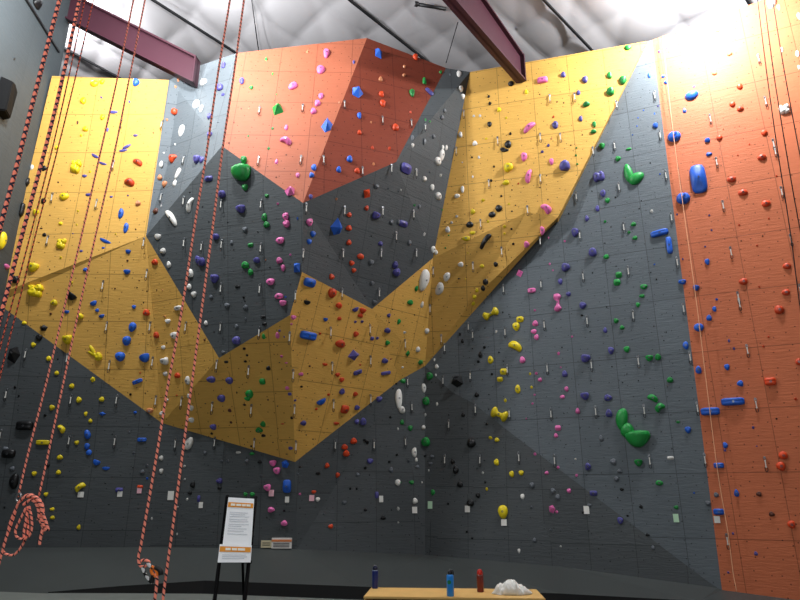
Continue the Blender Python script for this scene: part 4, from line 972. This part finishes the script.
mats = dict(navy=gloss('navy_bottle', '#12266e'), dnavy=gloss('dark_navy_cap', '#0a1236'), sky=gloss('sky_blue_bottle', '#1f86dc'), black=gloss('black_cap', '#0c0d14'), rust=gloss('rust_bottle', '#6e1f14', .4), red=gloss('red_cap', '#b5231a'), badge=gloss('green_badge', '#1c7a4a'), silver=gloss('pale_band', '#a8b8d8', .4))
body = [(0, .0), (.9, 0), (1, .02), (1, .72), (.93, .78)]
bottle('dark navy blue water bottle standing at the left end of the plywood bench', 375, 588.4, .034, .235,
       [('body', body+[(0, .78)], 'navy'), ('band', [(.0, .775), (.94, .775), (.94, .80), (0, .80)], 'silver'), ('cap', [(0, .8), (.86, .8), (.84, .9), (.6, .97), (.45, 1), (0, 1)], 'dnavy')], mats)
e = bottle('light blue water bottle with a black cap near the bench middle', 450.5, 596.2, .037, .255,
       [('body', body+[(.8, .8), (0, .8)], 'sky'), ('cap', [(0, .79), (.72, .79), (.72, .9), (.42, .92), (.42, 1), (0, 1)], 'black')], mats)
bm = bmesh.new(); tube(bm, [Vector((-.0, 0, .235)), Vector((.032, 0, .245)), Vector((.034, 0, .20))], .006, 6); obj('carry_loop', bm, mats['black'], e)
bm = bmesh.new(); lathe(bm, [(0, 0), (.02, 0), (.02, .004), (0, .004)], 16)
bmesh.ops.transform(bm, matrix=Matrix.Translation((-.012, -.0355, .135)) @ Matrix.Rotation(math.pi/2, 4, 'X') @ Matrix.Rotation(-.3, 4, 'Y'), verts=bm.verts[:]); obj('badge', bm, mats['badge'], e)
bottle('brown bottle with a bright red cap beside the crumpled towel', 480.5, 592, .036, .225,
       [('body', [(0, 0), (.88, 0), (1, .03), (1, .68), (.92, .76), (0, .76)], 'rust'), ('cap', [(0, .75), (.9, .75), (.88, .86), (.6, .97), (.3, 1), (0, 1)], 'red')], mats)
M['towel'] = solid('white_towel', '#d9d8d2', .9, .08, 30, .1, bump=.2)
bm = bmesh.new(); bmesh.ops.create_icosphere(bm, subdivisions=5, radius=1)
p = onz(512, 594, zt)
from mathutils import noise
for v_ in bm.verts:
    x, y, z = v_.co
    if z < 0: v_.co = Vector((x*.2, y*.105, .002)); continue
    hump = .55*math.exp(-abs((x+.66)/.24)**3)+.95*math.exp(-abs((x+.12)/.30)**3.5)+.42*math.exp(-abs((x-.5)/.42)**3)+.12
    fold = noise.noise(Vector((x*3.2+.6*y, y*2.2, 1.7)))+.6*abs(noise.noise(Vector((x*6-2*y, y*5+2*x, 4.2))))+.25*math.sin(14*x+9*y+4*noise.noise(Vector((x*2, y*2, 0))))
    hump = min(hump, .8)-.34*math.exp(-((x+.42-.3*y)/.055)**2)-.22*math.exp(-((x-.20+.4*y)/.05)**2)-.15*math.exp(-((x+.12+.5*y)/.04)**2)
    edge = max(0, 1-(x*x+y*y))**.32
    v_.co = Vector((x*.205+.012*fold, y*.11+.010*fold, edge*max(hump, .05)*(1+.16*fold+.10*math.sin(26*x+11*y)*(.5+abs(y)))*.155+.003))
o = obj('towel', bm, M['towel'], smooth=True); o.location = p; o.rotation_euler = (0, 0, math.atan2(ax.y, ax.x))
tag(o, 'crumpled white towel heaped at the right end of the plywood bench', 'towel')
